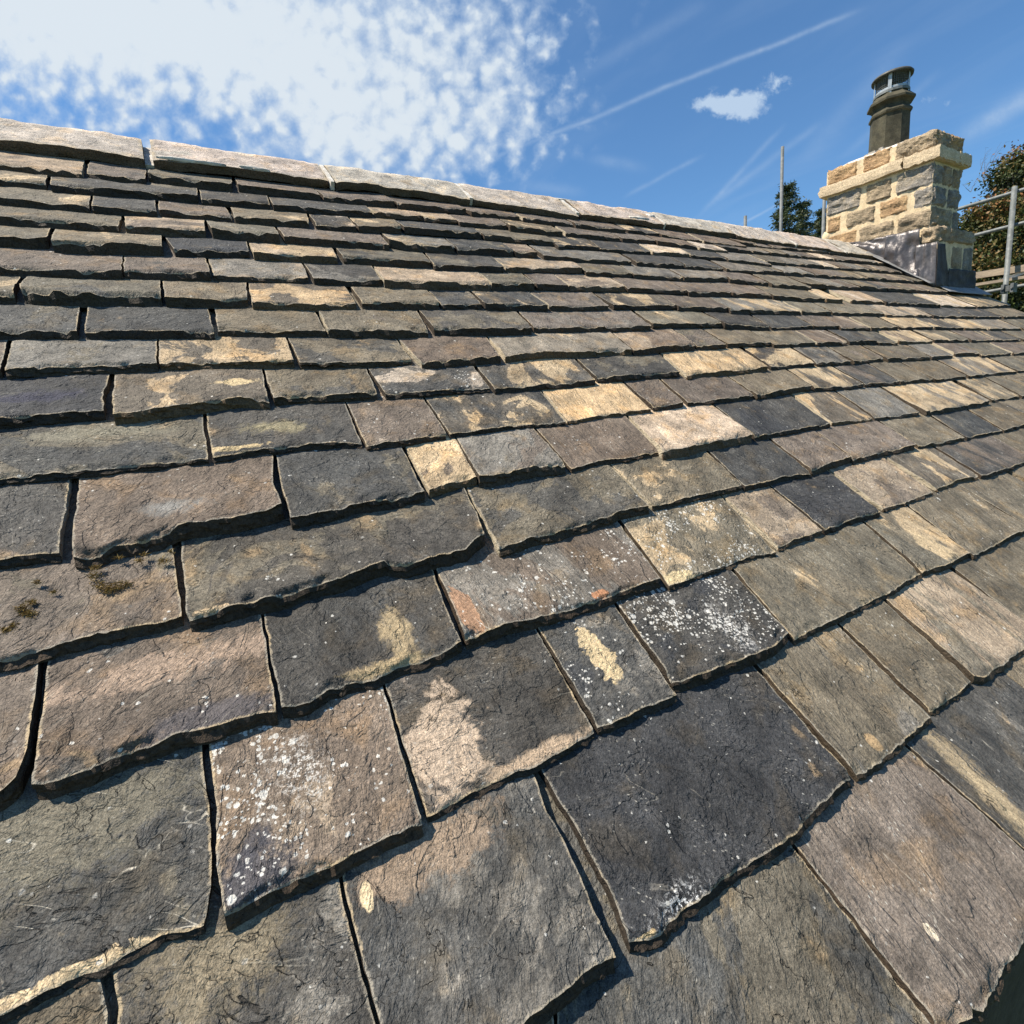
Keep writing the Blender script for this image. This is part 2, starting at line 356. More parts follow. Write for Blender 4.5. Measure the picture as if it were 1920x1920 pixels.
def simple(name, c1, c2, scale=8, rough=.8, metal=0, bmp=(30, .004), spec=.3, detail=5, speck=None, stretch=(1, 1, 1)):
    m, q, b = new_mat(name)
    co = q.vm('MULTIPLY', q.n('ShaderNodeTexCoord').outputs['Object'], stretch)
    n = q.ss(q.noise(co, scale, detail, .62, .4), .35, .65)
    c = q.mix(n, (*c1, 1), (*c2, 1))
    n2 = q.lin(q.noise(co, scale * 11, 5, .7), .3, .7, .72, 1.26)
    c = q.vm('SCALE', c, scale=n2)
    if speck: c = q.mix(q.m('MULTIPLY', q.ss(q.noise(q.vm('ADD', co, (4, 4, 4)), speck[0], 5, .65), speck[1], speck[1] + .06), speck[3]), c, (*speck[2], 1))
    q.link(c, b.inputs['Base Color']); b.inputs['Metallic'].default_value = metal
    b.inputs['Specular IOR Level'].default_value = spec
    q.put(b.inputs['Roughness'], q.lin(q.noise(co, scale * 3, 3), .3, .7, rough - .09, rough + .09))
    if bmp: bump(q, b, (q.noise(co, bmp[0], 7, .68), bmp[1]))
    return m
MAT_MORTAR = simple('lime_mortar', (.74, .575, .36), (.58, .44, .27), 14, .9, bmp=(90, .006), speck=(9, .52, (.42, .34, .23), .5))
MAT_MORTAR_W = simple('white_mortar', (.66, .61, .54), (.46, .41, .34), 18, .9, bmp=(80, .004))
MAT_FELT = simple('dark_underlay', (.03, .028, .025), (.05, .045, .04), 10, .95)
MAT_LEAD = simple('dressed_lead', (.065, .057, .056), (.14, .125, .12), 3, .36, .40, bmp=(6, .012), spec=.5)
MAT_LEAD_D = simple('shaded_dull_lead', (.035, .032, .032), (.07, .063, .06), 5, .7, .1, bmp=(8, .012), spec=.25)  # darker copy of the lead, shade of the side sheets painted into its colour
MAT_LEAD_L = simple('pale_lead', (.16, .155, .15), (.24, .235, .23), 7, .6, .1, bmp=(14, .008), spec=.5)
MAT_POT = simple('weathered_clay', (.042, .038, .025), (.085, .075, .048), 9, .92, bmp=(60, .004), speck=(30, .60, (.045, .05, .03), .8))
MAT_STEEL = simple('galvanised_steel', (.10, .108, .104), (.17, .18, .175), 12, .6, .1, bmp=(40, .0006), spec=.5)
MAT_STEEL_D = simple('dull_scaffold_tube', (.10, .11, .11), (.16, .165, .165), 9, .6, .15, bmp=(40, .0006))
MAT_TIN = simple('bright_tin_strap', (.42, .46, .48), (.30, .33, .35), 20, .5, .1, bmp=None)
MAT_COWL = simple('dark_cowl_metal', (.07, .068, .06), (.11, .105, .09), 14, .6, .3, bmp=(30, .001))
MAT_WOOD = simple('weathered_scaffold_board', (.36, .28, .20), (.25, .20, .15), 3, .8, bmp=(25, .003), stretch=(6, 1, 6))
MAT_WALL = simple('dark_stonework', (.06, .045, .03), (.09, .07, .05), 4, .9, bmp=(12, .02))
MAT_GRASS = simple('meadow_grass', (.05, .085, .025), (.085, .11, .04), .3, .95, bmp=(6, .05))
MAT_WHITE = simple('white_sheeting', (.78, .78, .76), (.68, .68, .66), 8, .6, bmp=None)
def leafmat(name, cols, trans=.25):
    m, q, b = new_mat(name)
    a = q.n('ShaderNodeAttribute', attribute_type='GEOMETRY', attribute_name='hue').outputs['Fac']
    r = q.n('ShaderNodeValToRGB'); q.link(a, r.inputs[0]); el = r.color_ramp.elements
    for i, (pos, c) in enumerate(cols):
        e = el[i] if i < 2 else el.new(pos); e.position = pos; e.color = (*c, 1)
    q.link(r.outputs[0], b.inputs['Base Color']); b.inputs['Roughness'].default_value = .55
    b.inputs['Specular IOR Level'].default_value = .3
    try: b.inputs['Transmission Weight'].default_value = 0
    except Exception: pass
    tr = q.n('ShaderNodeBsdfTranslucent'); q.link(r.outputs[0], tr.inputs[0])
    mxs = q.n('ShaderNodeMixShader'); mxs.inputs[0].default_value = trans
    q.link(b.outputs[0], mxs.inputs[1]); q.link(tr.outputs[0], mxs.inputs[2])
    o = [n for n in q.t.nodes if n.type == 'OUTPUT_MATERIAL'][0]; q.link(mxs.outputs[0], o.inputs[0])
    return m
MAT_CONIFER = leafmat('conifer_needles', [(0, (.02, .035, .018)), (1, (.12, .12, .045)), (.5, (.05, .07, .03))])
MAT_BEECH = leafmat('beech_leaves', [(0, (.014, .022, .007)), (1, (.30, .12, .05)), (.36, (.055, .072, .016)), (.62, (.13, .09, .025))], .12)
MAT_BARK = simple('bark', (.09, .07, .05), (.14, .11, .08), 6, .95, bmp=(14, .02))
MAT_MOSS = leafmat('dry_moss', [(0, (.08, .05, .015)), (1, (.42, .29, .10)), (.5, (.22, .15, .05))], .1)

# ------------------------------------------------------------------ data measured on the roof (mm along the ridge, mm up the slope)
DATA = """0|-135,-444 -98,-136 -82,-111|-135,-444 225,-444|225,-444 262,-136 278,-111|gg10|22|
0|227,-444 264,-138 283,-110|227,-444 842,-428|842,-428 842,-408 835,-134|kg31c|22|
0|838,-428 848,-407 841,-134|838,-428 895,-432 912,-435 932,-429 943,-443 979,-438 1008,-444 1054,-438 1119,-440 1221,-442 1323,-436|1323,-436 1335,-370 1309,-113|bb21s|28|970,-338,10,14,0.62,0.52,0.38,0.05
0|1339,-439 1343,-371 1316,-113|1339,-439 1581,-432 1871,-438|1871,-438 1889,-401 1902,-177|ks12s|24|1403,-288,30,180,0.40,0.31,0.19,1.20
1|-586,-98 -616,149 -625,207|-586,-98 -226,-98|-226,-98 -256,149 -265,207|gk20|20|
1|-221,-98 -247,144 -253,203|-221,-98 46,-97|46,-97 44,-1 40,171|ks31c|20|-135,160,90,70,0.22,0.18,0.12,1.10
1|49,-90 47,-6 45,113 44,173|49,-90 125,-93 189,-93 228,-94 261,-90 319,-90 361,-87 393,-94|393,-94 398,-37 404,18 406,71 405,124 411,189|ks32c|33|179,169,130,45,0.27,0.20,0.14,0.70;72,140,8,20,0.66,0.52,0.32,0.20
1|425,-95 440,-31 438,47 436,115 428,189|425,-95 445,-102 479,-109 521,-103 594,-104 684,-104 823,-110 922,-104 1020,-96 1075,-96|1075,-96 1075,17 1082,187|dd03w|24|541,-100,85,26,0.74,0.73,0.70,1.90;449,-101,30,6,0.50,0.37,0.20,0.20
1|1092,-97 1094,190|1092,-97 1161,-107 1252,-101 1300,-100 1435,-92|1435,-92 1461,191|gs31s|20|1382,74,20,20,0.36,0.26,0.15,0.20;1210,-68,18,20,0.38,0.26,0.14,0.30
1|1465,-87 1472,193|1465,-87 1583,-89 1697,-86|1697,-86 1723,201|gy12s|16|
1|1712,-80 1738,200|1712,-80 1744,-95 1921,-99 2015,-99 2196,-96|2196,-96 2180,-44 2170,193|gp32s|22|
1|2169,-95 2172,-43 2187,196|2169,-95 2767,-136|2767,-136 2779,95|gg11s|22|
2|-759,211 -759,235 -761,499|-759,211 -399,211|-399,211 -399,235 -401,499|bb13|25|
2|-397,219 -398,498|-397,219 -363,218 -343,217 -315,216 -256,212 -200,215 -141,208|-141,208 -131,247 -124,287 -123,332 -125,399 -125,446|kg21cv|14|-310,216,85,16,0.60,0.45,0.27,0.15;-346,423,200,80,0.17,0.15,0.11,1.00
2|-117,200 -120,260 -115,373 -115,469|-117,200 -89,200 -45,205 3,207 49,205 100,205 152,200 185,199|185,199 191,327 198,471|bp18|28|-78,233,60,50,0.06,0.06,0.07,0.90;16,366,50,70,0.50,0.47,0.42,1.60
2|196,209 202,472|196,209 246,210 300,211 416,205 503,214 572,216|572,216 575,328 581,471|kb20|14|280,306,75,105,0.47,0.36,0.26,0.50;420,221,160,14,0.42,0.31,0.21,0.80
2|580,219 586,472|580,219 615,211 700,218 757,214 805,213|805,213 822,467|ks25c|20|689,364,30,80,0.56,0.43,0.25,0.20;607,340,32,40,0.06,0.06,0.06,0.30
2|815,239 831,470|815,239 865,232 971,226 1075,215 1154,216 1240,228|1240,228 1269,452|kd29|30|1088,310,50,85,0.66,0.63,0.58,1.50
2|1250,210 1284,454|1250,210 1326,214 1450,213 1535,214 1746,216 1981,226|1981,226 2020,459|gy11s|18|
2|1995,227 2034,461|1995,227 2044,227 2131,213 2251,219 2329,215|2329,215 2361,464|gy31s|20|2199,298,45,90,0.50,0.38,0.23,0.30
2|2332,203 2374,464|2332,203 2533,206 2817,209 3046,207|3046,207 3000,448|gy12s|18|
2|2876,225 2864,451|2876,225 3408,149|3408,149 3371,383|gg11s|18|
3|-801,492 -806,743|-801,492 -441,492|-441,492 -446,743|gg10|22|
3|-433,495 -443,742|-433,495 -395,494 -383,496 -369,506 -357,554|-357,554 -359,626 -361,673 -363,726|bb34|32|
3|-349,492 -350,616 -353,732|-349,492 -320,483 -281,482 -230,491 -180,493 -155,499 -107,491 -45,489 1,478|1,478 6,605 8,726|bk23|30|-149,643,200,35,0.30,0.22,0.16,0.50;-100,508,100,30,0.09,0.08,0.08,0.90
3|9,485 9,593 12,728|9,485 33,480 60,480 100,494 130,492 193,485 232,492 282,489 332,492 383,502|383,502 390,614 407,725|kk21|24|262,578,30,70,0.38,0.29,0.17,1.00;221,504,70,16,0.40,0.30,0.17,0.80
3|393,507 404,581 414,726|393,507 422,503 478,506 588,500 753,495 787,495 876,499 993,501|993,501 1028,724|bs38s|26|427,590,30,75,0.34,0.20,0.12,0.12;784,509,20,12,0.42,0.20,0.10,0.30
3|1010,476 1040,723|1010,476 1063,475 1138,480 1216,480 1377,483 1483,468|1483,468 1511,734|gy29|14|1063,489,60,30,0.60,0.47,0.27,0.20
3|1511,483 1523,737|1511,483 1610,492 1766,488|1766,488 1775,716|pb31|18|
3|1775,484 1785,717|1775,484 1856,492 2004,496 2138,488|2138,488 2175,728|dk21c|22|
3|2190,499 2195,730|2190,499 2306,495 2449,495 2605,502|2605,502 2622,730|pb31|14|
3|2647,512 2646,733|2647,512 2853,517 3047,505|3047,505 3073,708|yk41s|18|
3|3074,500 3095,708|3074,500 3291,498 3564,501 3767,496|3767,496 3748,545 3725,712|bk31s|20|
3|3696,497 3700,545 3713,716|3696,497 4409,460|4409,460 4381,704|gg12s|20|
4|-819,755 -826,995|-819,755 -459,755|-459,755 -466,995|gk20|25|
4|-454,740 -463,994|-454,740 -409,742 -349,743 -284,748 -229,746 -171,742 -132,745|-132,745 -137,837 -137,913 -143,972|bg22|24|
4|-125,731 -126,811 -126,972|-125,731 -94,728 -47,737 -4,734 60,739 117,747 183,744 249,761 285,765 334,737 393,748 497,742 540,769 574,784|574,784 594,892 608,983|kg22|34|-78,738,30,8,0.55,0.40,0.24,0.40
4|591,729 603,855 616,986|591,729 649,731 718,740 780,736 868,743 895,745 993,748 1037,761 1158,755|1158,755 1170,966|gk32|28|
4|1180,758 1178,967|1180,758 1330,758 1503,759 1626,760|1626,760 1646,862 1653,966|gy11|18|
4|1630,747 1667,967|1630,747 1838,753 2031,744|2031,744 2061,970|kk11|18|
4|2038,750 2074,972|2038,750 2179,762 2288,772 2360,776|2360,776 2401,978|bb22|26|
4|2366,759 2409,980|2366,759 2652,765 2912,758|2912,758 2946,957|bb12s|24|
4|2944,756 2961,959|2944,756 3172,745 3399,741|3399,741 3438,935|gg11s|18|
4|3424,742 3464,937|3424,742 3655,736 3857,732|3857,732 3897,929|kg11s|18|
4|3880,731 3920,935|3880,731 4161,733 4400,729|4400,729 4442,943|gg11s|20|
5|-851,990 -863,1249|-851,990 -491,990|-491,990 -503,1249|gg11|20|
5|-486,995 -499,1248|-486,995 -434,993 -393,996 -340,988|-340,988 -344,1058 -339,1121 -338,1227|kb11|22|
5|-315,959 -322,1057 -320,1120 -321,1223|-315,959 -300,949 -280,951 -243,970 -168,974 -130,991 -102,998 -51,997 -3,992 65,996 102,1012|102,1012 101,1113 116,1227|bb11|36|-123,1073,50,30,0.22,0.21,0.19,1.20
5|111,963 116,1087 123,1228|111,963 162,965 238,966 278,977 374,976 473,977|473,977 486,1195|kg21|30|
5|492,990 499,1212|492,990 543,1002 592,1008 652,1015|652,1015 676,1213|yb21|24|
5|654,1006 678,1213|654,1006 716,997 818,1007 861,1012 929,998 977,999|977,999 991,1227|sb21|34|
5|998,982 999,1229|998,982 1150,1003 1289,1000 1422,1006|1422,1006 1440,1230|bs23s|14|
5|1410,986 1452,1231|1410,986 1535,982 1646,993 1796,998 1936,999|1936,999 1967,1246|ww00|34|
5|1964,998 1983,1248|1964,998 2134,1000 2364,1003 2523,1004|2523,1004 2571,1255|kd22s|20|
5|2562,1011 2596,1258|2562,1011 2725,999 2906,994|2906,994 2954,1251|yk51s|14|
5|2923,994 2971,1254|2923,994 3140,986 3359,979|3359,979 3405,1228|sg11s|16|
5|3397,970 3429,1226|3397,970 3801,968 4225,970|4225,970 4272,1215|sy42s|26|
5|4306,984 4350,1218|4306,984 4492,979 4729,976|4729,976 4772,1199|gy21s|18|
5|4754,970 4799,1202|4754,970 5052,968|5052,968 5099,1216|gg11s|20|
6|-866,1253 -867,1274 -881,1500|-866,1253 -506,1253|-506,1253 -507,1274 -521,1500|gg11|20|
6|-502,1256 -518,1500|-502,1256 -461,1257 -404,1256 -321,1255 -188,1252 -43,1241|-43,1241 -37,1478|kg33|18|-263,1421,150,40,0.21,0.19,0.14,1.10
6|-34,1248 -29,1483|-34,1248 14,1255 104,1259 200,1262 309,1252 369,1242|369,1242 377,1475|kk21|18|26,1280,80,12,0.50,0.38,0.21,0.30;151,1369,90,30,0.27,0.23,0.14,1.10
6|375,1222 382,1474|375,1222 471,1227 586,1232 645,1233|645,1233 654,1459|bw14r|22|
6|658,1239 661,1461|658,1239 771,1241 952,1247 1127,1237|1127,1237 1151,1446|ky21c|16|
6|1140,1241 1158,1449|1140,1241 1327,1256 1586,1261|1586,1261 1601,1466|yg11s|14|
6|1602,1269 1612,1470|1602,1269 1693,1269 1784,1274|1784,1274 1823,1466|bb14|20|
6|1815,1276 1839,1469|1815,1276 2024,1275 2274,1277|2274,1277 2287,1465|bk11s|16|
6|2279,1273 2299,1464|2279,1273 2561,1289 2768,1302|2768,1302 2805,1483|gb11s|24|
6|2785,1286 2825,1487|2785,1286 2998,1274 3242,1271|3242,1271 3255,1459|ky41s|20|
6|3264,1274 3278,1464|3264,1274 3435,1268 3625,1267|3625,1267 3667,1482|kb21s|20|
6|3641,1266 3683,1481|3641,1266 3843,1265 4042,1252|4042,1252 4045,1470|gg11s|20|
6|4050,1245 4058,1469|4050,1245 4281,1249 4510,1249|4510,1249 4541,1457|gg11s|20|
6|4537,1246 4568,1463|4537,1246 4907,1249 5325,1236|5325,1236 5369,1464|sy31s|20|
6|5366,1241 5403,1463|5366,1241 5769,1232|5769,1232 5815,1475|gg11s|20|
7|-884,1462 -903,1704|-884,1462 -524,1462|-524,1462 -543,1704|gg11|20|
7|-520,1478 -539,1703|-520,1478 -480,1481 -429,1485 -339,1492 -270,1492|-270,1492 -269,1606 -263,1703|dd01|24|-426,1590,100,30,0.04,0.04,0.06,1.00
7|-250,1461 -252,1711|-250,1461 -189,1472 -95,1486 -4,1494 65,1508 146,1483|146,1483 158,1695|yk51|28|67,1614,70,20,0.56,0.43,0.24,0.40
7|160,1503 163,1698|160,1503 249,1504 372,1502 491,1498|491,1498 508,1677|gk11|22|
7|517,1495 514,1680|517,1495 670,1491 816,1486 926,1485|926,1485 940,1666|kw25r|18|
7|938,1477 953,1657|938,1477 1119,1480 1296,1482 1439,1489|1439,1489 1462,1682|ky31c|20|
7|1461,1501 1476,1686|1461,1501 1645,1506 1844,1507 1971,1511|1971,1511 2008,1692|kg31|22|
7|1991,1480 2033,1697|1991,1480 2136,1492 2315,1493 2631,1500|2631,1500 2674,1725|yg31s|22|
7|2673,1509 2713,1730|2673,1509 2893,1516 3091,1513|3091,1513 3131,1716|dy41|18|
7|3117,1517 3158,1722|3117,1517 3472,1512|3472,1512 3512,1712|sk11s|18|
7|3494,1510 3535,1718|3494,1510 3879,1525|3879,1525 3917,1710|gb11s|18|
7|3898,1514 3937,1709|3898,1514 4457,1501|4457,1501 4495,1686|gb12s|20|
7|4487,1503 4526,1693|4487,1503 4831,1505|4831,1505 4873,1718|ss11s|18|
7|4910,1529 4944,1718|4910,1529 5289,1508|5289,1508 5330,1710|bs11s|20|
7|5269,1480 5314,1718|5269,1480 5828,1483|5828,1483 5868,1683|gg11s|18|
7|5855,1478 5896,1682|5855,1478 6409,1467|6409,1467 6452,1688|bg11s|20|
8|-865,1726 -866,1760 -871,1922|-865,1726 -505,1726|-505,1726 -506,1760 -511,1922|bb11|20|
8|-496,1723 -502,1928|-496,1723 -447,1731 -389,1735 -263,1732 -136,1733|-136,1733 -132,1919|sg21|24|
8|-131,1733 -128,1919|-131,1733 18,1729 129,1728 265,1719|265,1719 274,1919|yk31|22|
8|281,1707 281,1919|281,1707 421,1701 538,1701 689,1702|689,1702 691,1898|gk31|20|
8|714,1671 700,1898|714,1671 892,1683 1069,1694|1069,1694 1108,1900|bb11|28|
8|1094,1687 1119,1904|1094,1687 1271,1722 1439,1713 1638,1718 1819,1719|1819,1719 1860,1924|ys51s|26|
8|1828,1709 1871,1930|1828,1709 2072,1740 2301,1748|2301,1748 2334,1946|bp31s|26|
8|2315,1741 2348,1952|2315,1741 2547,1749|2547,1749 2580,1955|bg12|20|
8|2572,1760 2595,1961|2572,1760 2976,1765|2976,1765 2987,1964|gb11s|20|
8|2970,1736 3005,1970|2970,1736 3409,1747|3409,1747 3448,1944|gb11s|18|
8|3419,1743 3459,1944|3419,1743 3761,1738|3761,1738 3801,1939|bw12s|20|
8|3795,1751 3835,1946|3795,1751 4120,1733|4120,1733 4160,1934|kb21s|24|
8|4126,1714 4169,1941|4126,1714 4367,1705|4367,1705 4411,1930|gk11s|18|
8|4418,1723 4460,1939|4418,1723 4907,1715|4907,1715 4949,1932|yb21s|20|
8|4961,1730 5002,1932|4961,1730 5550,1712|5550,1712 5592,1924|gy21s|20|
8|5578,1711 5620,1924|5578,1711 5981,1699|5981,1699 6023,1918|bb11s|20|
8|6012,1698 6054,1917|6012,1698 6555,1682|6555,1682 6557,1914|ky31s|20|
8|6590,1681 6604,1913|6590,1681 7086,1665|7086,1665 7133,1915|gk11s|20|
9|-934,1947 -949,2133|-934,1947 -574,1947|-574,1947 -589,2133|gg11|20|
9|-566,1946 -585,2134|-566,1946 -525,1945 -438,1944 -339,1939|-339,1939 -347,2140|kg21|24|
9|-321,1935 -327,2149|-321,1935 -207,1937 -68,1935 40,1929|40,1929 40,2147|kk11r|26|
9|51,1953 60,2151|51,1953 212,1943 422,1940|422,1940 424,2157|gg12|20|
9|427,1933 440,2152|427,1933 603,1927 835,1919|835,1919 873,2158|gb11r|30|
9|868,1937 882,2153|868,1937 1082,1926 1355,1928|1355,1928 1398,2142|kg31|30|
9|1381,1949 1413,2142|1381,1949 1587,1947 1841,1956 2154,1966|2154,1966 2197,2185|bs21|22|
9|2186,1995 2226,2192|2186,1995 2475,2001 2771,2001|2771,2001 2797,2213|gy21s|20|
9|2773,1989 2818,2221|2773,1989 3175,1953|3175,1953 3219,2178|kg11r|26|
9|3204,1951 3248,2179|3204,1951 3673,1970|3673,1970 3713,2170|kk11s|16|
9|3685,1966 3725,2170|3685,1966 3996,1965|3996,1965 4036,2167|bb11s|18|
9|3974,1937 4018,2167|3974,1937 4332,1926|4332,1926 4375,2146|bp21s|20|
9|4354,1926 4397,2146|4354,1926 4767,1940|4767,1940 4808,2143|gb11s|20|
9|4800,1939 4840,2143|4800,1939 5338,1936|5338,1936 5378,2139|ky51s|20|
9|5366,1935 5406,2139|5366,1935 5854,1912|5854,1912 5894,2114|ky31s|20|
9|5885,1912 5925,2114|5885,1912 6316,1898|6316,1898 6357,2106|yb21s|20|
9|6350,1898 6391,2107|6350,1898 7076,1891|7076,1891 7119,2111|sy21s|20|
9|7115,1890 7158,2111|7115,1890 7807,1872|7807,1872 7854,2117|gk11s|20|
10|-873,2184 -879,2278 -879,2426|-873,2184 -513,2184|-513,2184 -519,2278 -519,2426|gy21|26|
10|-493,2191 -503,2257 -504,2428|-493,2191 -409,2180 -264,2180 -105,2190|-105,2190 -100,2408|gk21r|34|
10|-95,2177 -95,2408|-95,2177 27,2174 122,2174 183,2196|183,2196 203,2400|gb11|26|
10|193,2163 209,2400|193,2163 344,2155 519,2157 602,2175|602,2175 609,2390|yk41|22|
10|626,2177 634,2392|626,2177 798,2179 989,2181|989,2181 1004,2384|gg11|24|
10|1001,2187 1009,2384|1001,2187 1220,2195|1220,2195 1235,2381|ks21|16|
10|1230,2189 1245,2381|1230,2189 1381,2183 1598,2184|1598,2184 1607,2392|ky21|22|
10|1615,2187 1614,2392|1615,2187 1803,2187 2030,2208|2030,2208 2062,2406|bk11|18|
10|2063,2215 2080,2415|2063,2215 2276,2223 2587,2241|2587,2241 2625,2426|ky31s|18|
10|2588,2223 2628,2426|2588,2223 2816,2216 3045,2215|3045,2215 3086,2420|bg11s|20|
10|3039,2180 3085,2421|3039,2180 3424,2183 3795,2175|3795,2175 3837,2390|sy31s|22|
10|3823,2180 3864,2390|3823,2180 4183,2171|4183,2171 4224,2379|gg12s|20|
10|4205,2172 4246,2380|4205,2172 4944,2168|4944,2168 4983,2361|gb12s|20|
10|4942,2148 4983,2362|4942,2148 5379,2155 5726,2150|5726,2150 5749,2310|ps31s|16|
10|5734,2142 5769,2310|5734,2142 6536,2132|6536,2132 6539,2320|kk11s|20|
10|6572,2133 6564,2321|6572,2133 7216,2141|7216,2141 7257,2342|kb11s|20|
10|7258,2141 7298,2343|7258,2141 7825,2161|7825,2161 7872,2414|gg12s|20|
11|-985,2401 -997,2576|-985,2401 -625,2401|-625,2401 -637,2576|gg11|20|
11|-616,2405 -633,2576|-616,2405 -567,2393 -422,2383 -299,2378 -220,2392|-220,2392 -221,2621|bb22|26|
11|-215,2407 -217,2616|-215,2407 -98,2405 75,2419|75,2419 76,2626|bk21|26|
11|83,2418 84,2622|83,2418 182,2413 351,2424 460,2429|460,2429 472,2616|sp21|16|
11|477,2411 479,2617|477,2411 621,2407 788,2417|788,2417 808,2640|ks31|22|
11|792,2398 818,2647|792,2398 1062,2398 1364,2411|1364,2411 1396,2613|pp11|30|
11|1377,2416 1403,2614|1377,2416 1656,2440|1656,2440 1695,2633|gg11|28|
11|1673,2448 1711,2634|1673,2448 1896,2452|1896,2452 1933,2640|bs11|22|
11|1903,2445 1942,2641|1903,2445 2114,2454 2346,2472|2346,2472 2384,2686|pb21|22|
11|2361,2467 2394,2687|2361,2467 2876,2456|2876,2456 2917,2669|bb11s|18|
11|2879,2439 2922,2662|2879,2439 3321,2451|3321,2451 3328,2670|bb11s|22|
11|3336,2448 3341,2671|3336,2448 3772,2448|3772,2448 3806,2654|bs11s|20|
11|3774,2434 3816,2655|3774,2434 4076,2405 4409,2403|4409,2403 4449,2604|gg11s|22|
11|4433,2404 4473,2605|4433,2404 4650,2395|4650,2395 4693,2612|yp21s|22|
11|4796,2402 4837,2613|4796,2402 5296,2394|5296,2394 5335,2585|pw21s|22|
11|5295,2375 5337,2586|5295,2375 5754,2373 6270,2359|6270,2359 6308,2546|kk11s|26|
11|6356,2380 6364,2548|6356,2380 7081,2357|7081,2357 7124,2576|wy31s|18|
11|7151,2372 7192,2577|7151,2372 8191,2447|8191,2447 8238,2702|gy21s|18|
12|-1011,2665 -1029,2872|-1011,2665 -651,2665|-651,2665 -669,2872|gg11|20|
12|-641,2665 -664,2874|-641,2665 -591,2655 -515,2660 -455,2672|-455,2672 -463,2870|gg21r|28|
12|-438,2616 -451,2855|-438,2616 -266,2632 -79,2644|-79,2644 -78,2871|gy11r|36|
12|-39,2637 -65,2829|-39,2637 110,2663 255,2687|255,2687 265,2863|dd11|24|
12|269,2659 271,2857|269,2659 463,2658 641,2666|641,2666 664,2883|yp31|24|
12|670,2679 679,2878|670,2679 876,2669 1128,2670|1128,2670 1163,2866|gk21|26|
12|1133,2634 1174,2868|1133,2634 1348,2648 1571,2661|1571,2661 1604,2841|kg21|24|
12|1593,2669 1612,2842|1593,2669 1874,2703 2184,2733|2184,2733 2217,2879|ps21|22|
12|2185,2686 2224,2881|2185,2686 2366,2690 2589,2706|2589,2706 2607,2884|gb12|18|
12|2591,2689 2618,2885|2591,2689 2841,2689 3045,2683|3045,2683 3085,2886|ss11|18|
12|3062,2680 3103,2887|3062,2680 3576,2730|3576,2730 3610,2890|ss11|20|
12|3581,2712 3618,2892|3581,2712 3993,2671|3993,2671 4033,2872|bs11|20|
12|4026,2664 4067,2874|4026,2664 4526,2633|4526,2633 4550,2819|gb11s|20|
13|-1036,2886 -1050,3068|-1036,2886 -676,2886|-676,2886 -690,3068|gg11|20|
13|-667,2894 -685,3069|-667,2894 -614,2879 -449,2875 -228,2856|-228,2856 -221,3087|gg21|24|
13|-205,2861 -213,3082|-205,2861 -58,2877 100,2894|100,2894 110,3106|pb31|26|
13|126,2884 116,3093|126,2884 225,2872 414,2873|414,2873 428,3089|gg12|34|
13|436,2879 438,3091|436,2879 607,2872 789,2878 965,2875|965,2875 993,3116|bb12|26|
13|985,2949 1003,3118|985,2949 1064,2910 1193,2903 1371,2912|1371,2912 1401,3109|sy21|28|
13|1381,2895 1408,3111|1381,2895 1536,2914 1777,2930|1777,2930 1806,3136|kg12|26|
13|1785,2923 1814,3137|1785,2923 1957,2934|1957,2934 1998,3144|bp21|26|
13|1986,2903 2016,3138|1986,2903 2386,2902 2740,2915|2740,2915 2774,3096|sb12|20|
13|2782,2907 2811,3112|2782,2907 3277,2925|3277,2925 3318,3134|kk11|22|
13|3293,2922 3335,3136|3293,2922 3714,2914|3714,2914 3754,3114|kk11|20|
13|3758,2924 3796,3104|3758,2924 4221,2915|4221,2915 4259,3102|sg12|18|
14|-1055,3085 -1075,3298|-1055,3085 -695,3085|-695,3085 -715,3298|gg11|20|
14|-689,3094 -710,3300|-689,3094 -634,3093 -490,3080 -336,3088|-336,3088 -339,3295|gy22|24|
14|-328,3084 -331,3291|-328,3084 -213,3091 -83,3108|-83,3108 -85,3304|kg11|24|
14|-75,3124 -72,3301|-75,3124 78,3110 236,3117|236,3117 226,3307|bb11|22|
14|245,3107 250,3298|245,3107 395,3109 581,3127 606,3117|606,3117 632,3300|gy21|26|
14|638,3114 646,3288|638,3114 743,3108 856,3119|856,3119 868,3313|kw22|22|
14|868,3118 878,3315|868,3118 1136,3182|1136,3182 1161,3362|gy11|26|
14|1154,3178 1169,3355|1154,3178 1402,3183 1674,3199|1674,3199 1709,3376|kk11|26|
14|1685,3189 1713,3367|1685,3189 1934,3177 2236,3180|2236,3180 2273,3358|gg11|24|
14|2216,3093 2266,3361|2216,3093 2327,3141 2605,3153|2605,3153 2643,3342|ky21|20|
14|2617,3141 2657,3344|2617,3141 2838,3139 3124,3166|3124,3166 3162,3352|kk11|18|
14|3150,3165 3188,3354|3150,3165 3581,3193|3581,3193 3617,3358|wy21|20|
14|3587,3172 3625,3360|3587,3172 4002,3157|4002,3157 4038,3324|kg11|20|
14|4013,3147 4048,3313|4013,3147 4537,3094|4537,3094 4575,3277|sb11|20|
15|-1080,3327 -1103,3556|-1080,3327 -720,3327|-720,3327 -743,3556|gg11|20|
15|-713,3330 -737,3558|-713,3330 -657,3331 -536,3343 -498,3343|-498,3343 -510,3521|gy31|24|
15|-480,3306 -500,3525|-480,3306 -340,3322 -168,3339 -12,3347 108,3357|108,3357 117,3558|kg22|28|
15|120,3335 125,3561|120,3335 276,3346 452,3369|452,3369 469,3557|kk11|26|
15|464,3345 477,3560|464,3345 600,3361 779,3380 1027,3408|1027,3408 1044,3603|kk23|24|
15|1043,3416 1051,3606|1043,3416 1211,3426 1372,3452|1372,3452 1377,3625|pg21|20|
15|1376,3434 1386,3617|1376,3434 1606,3447|1606,3447 1619,3613|py21|20|
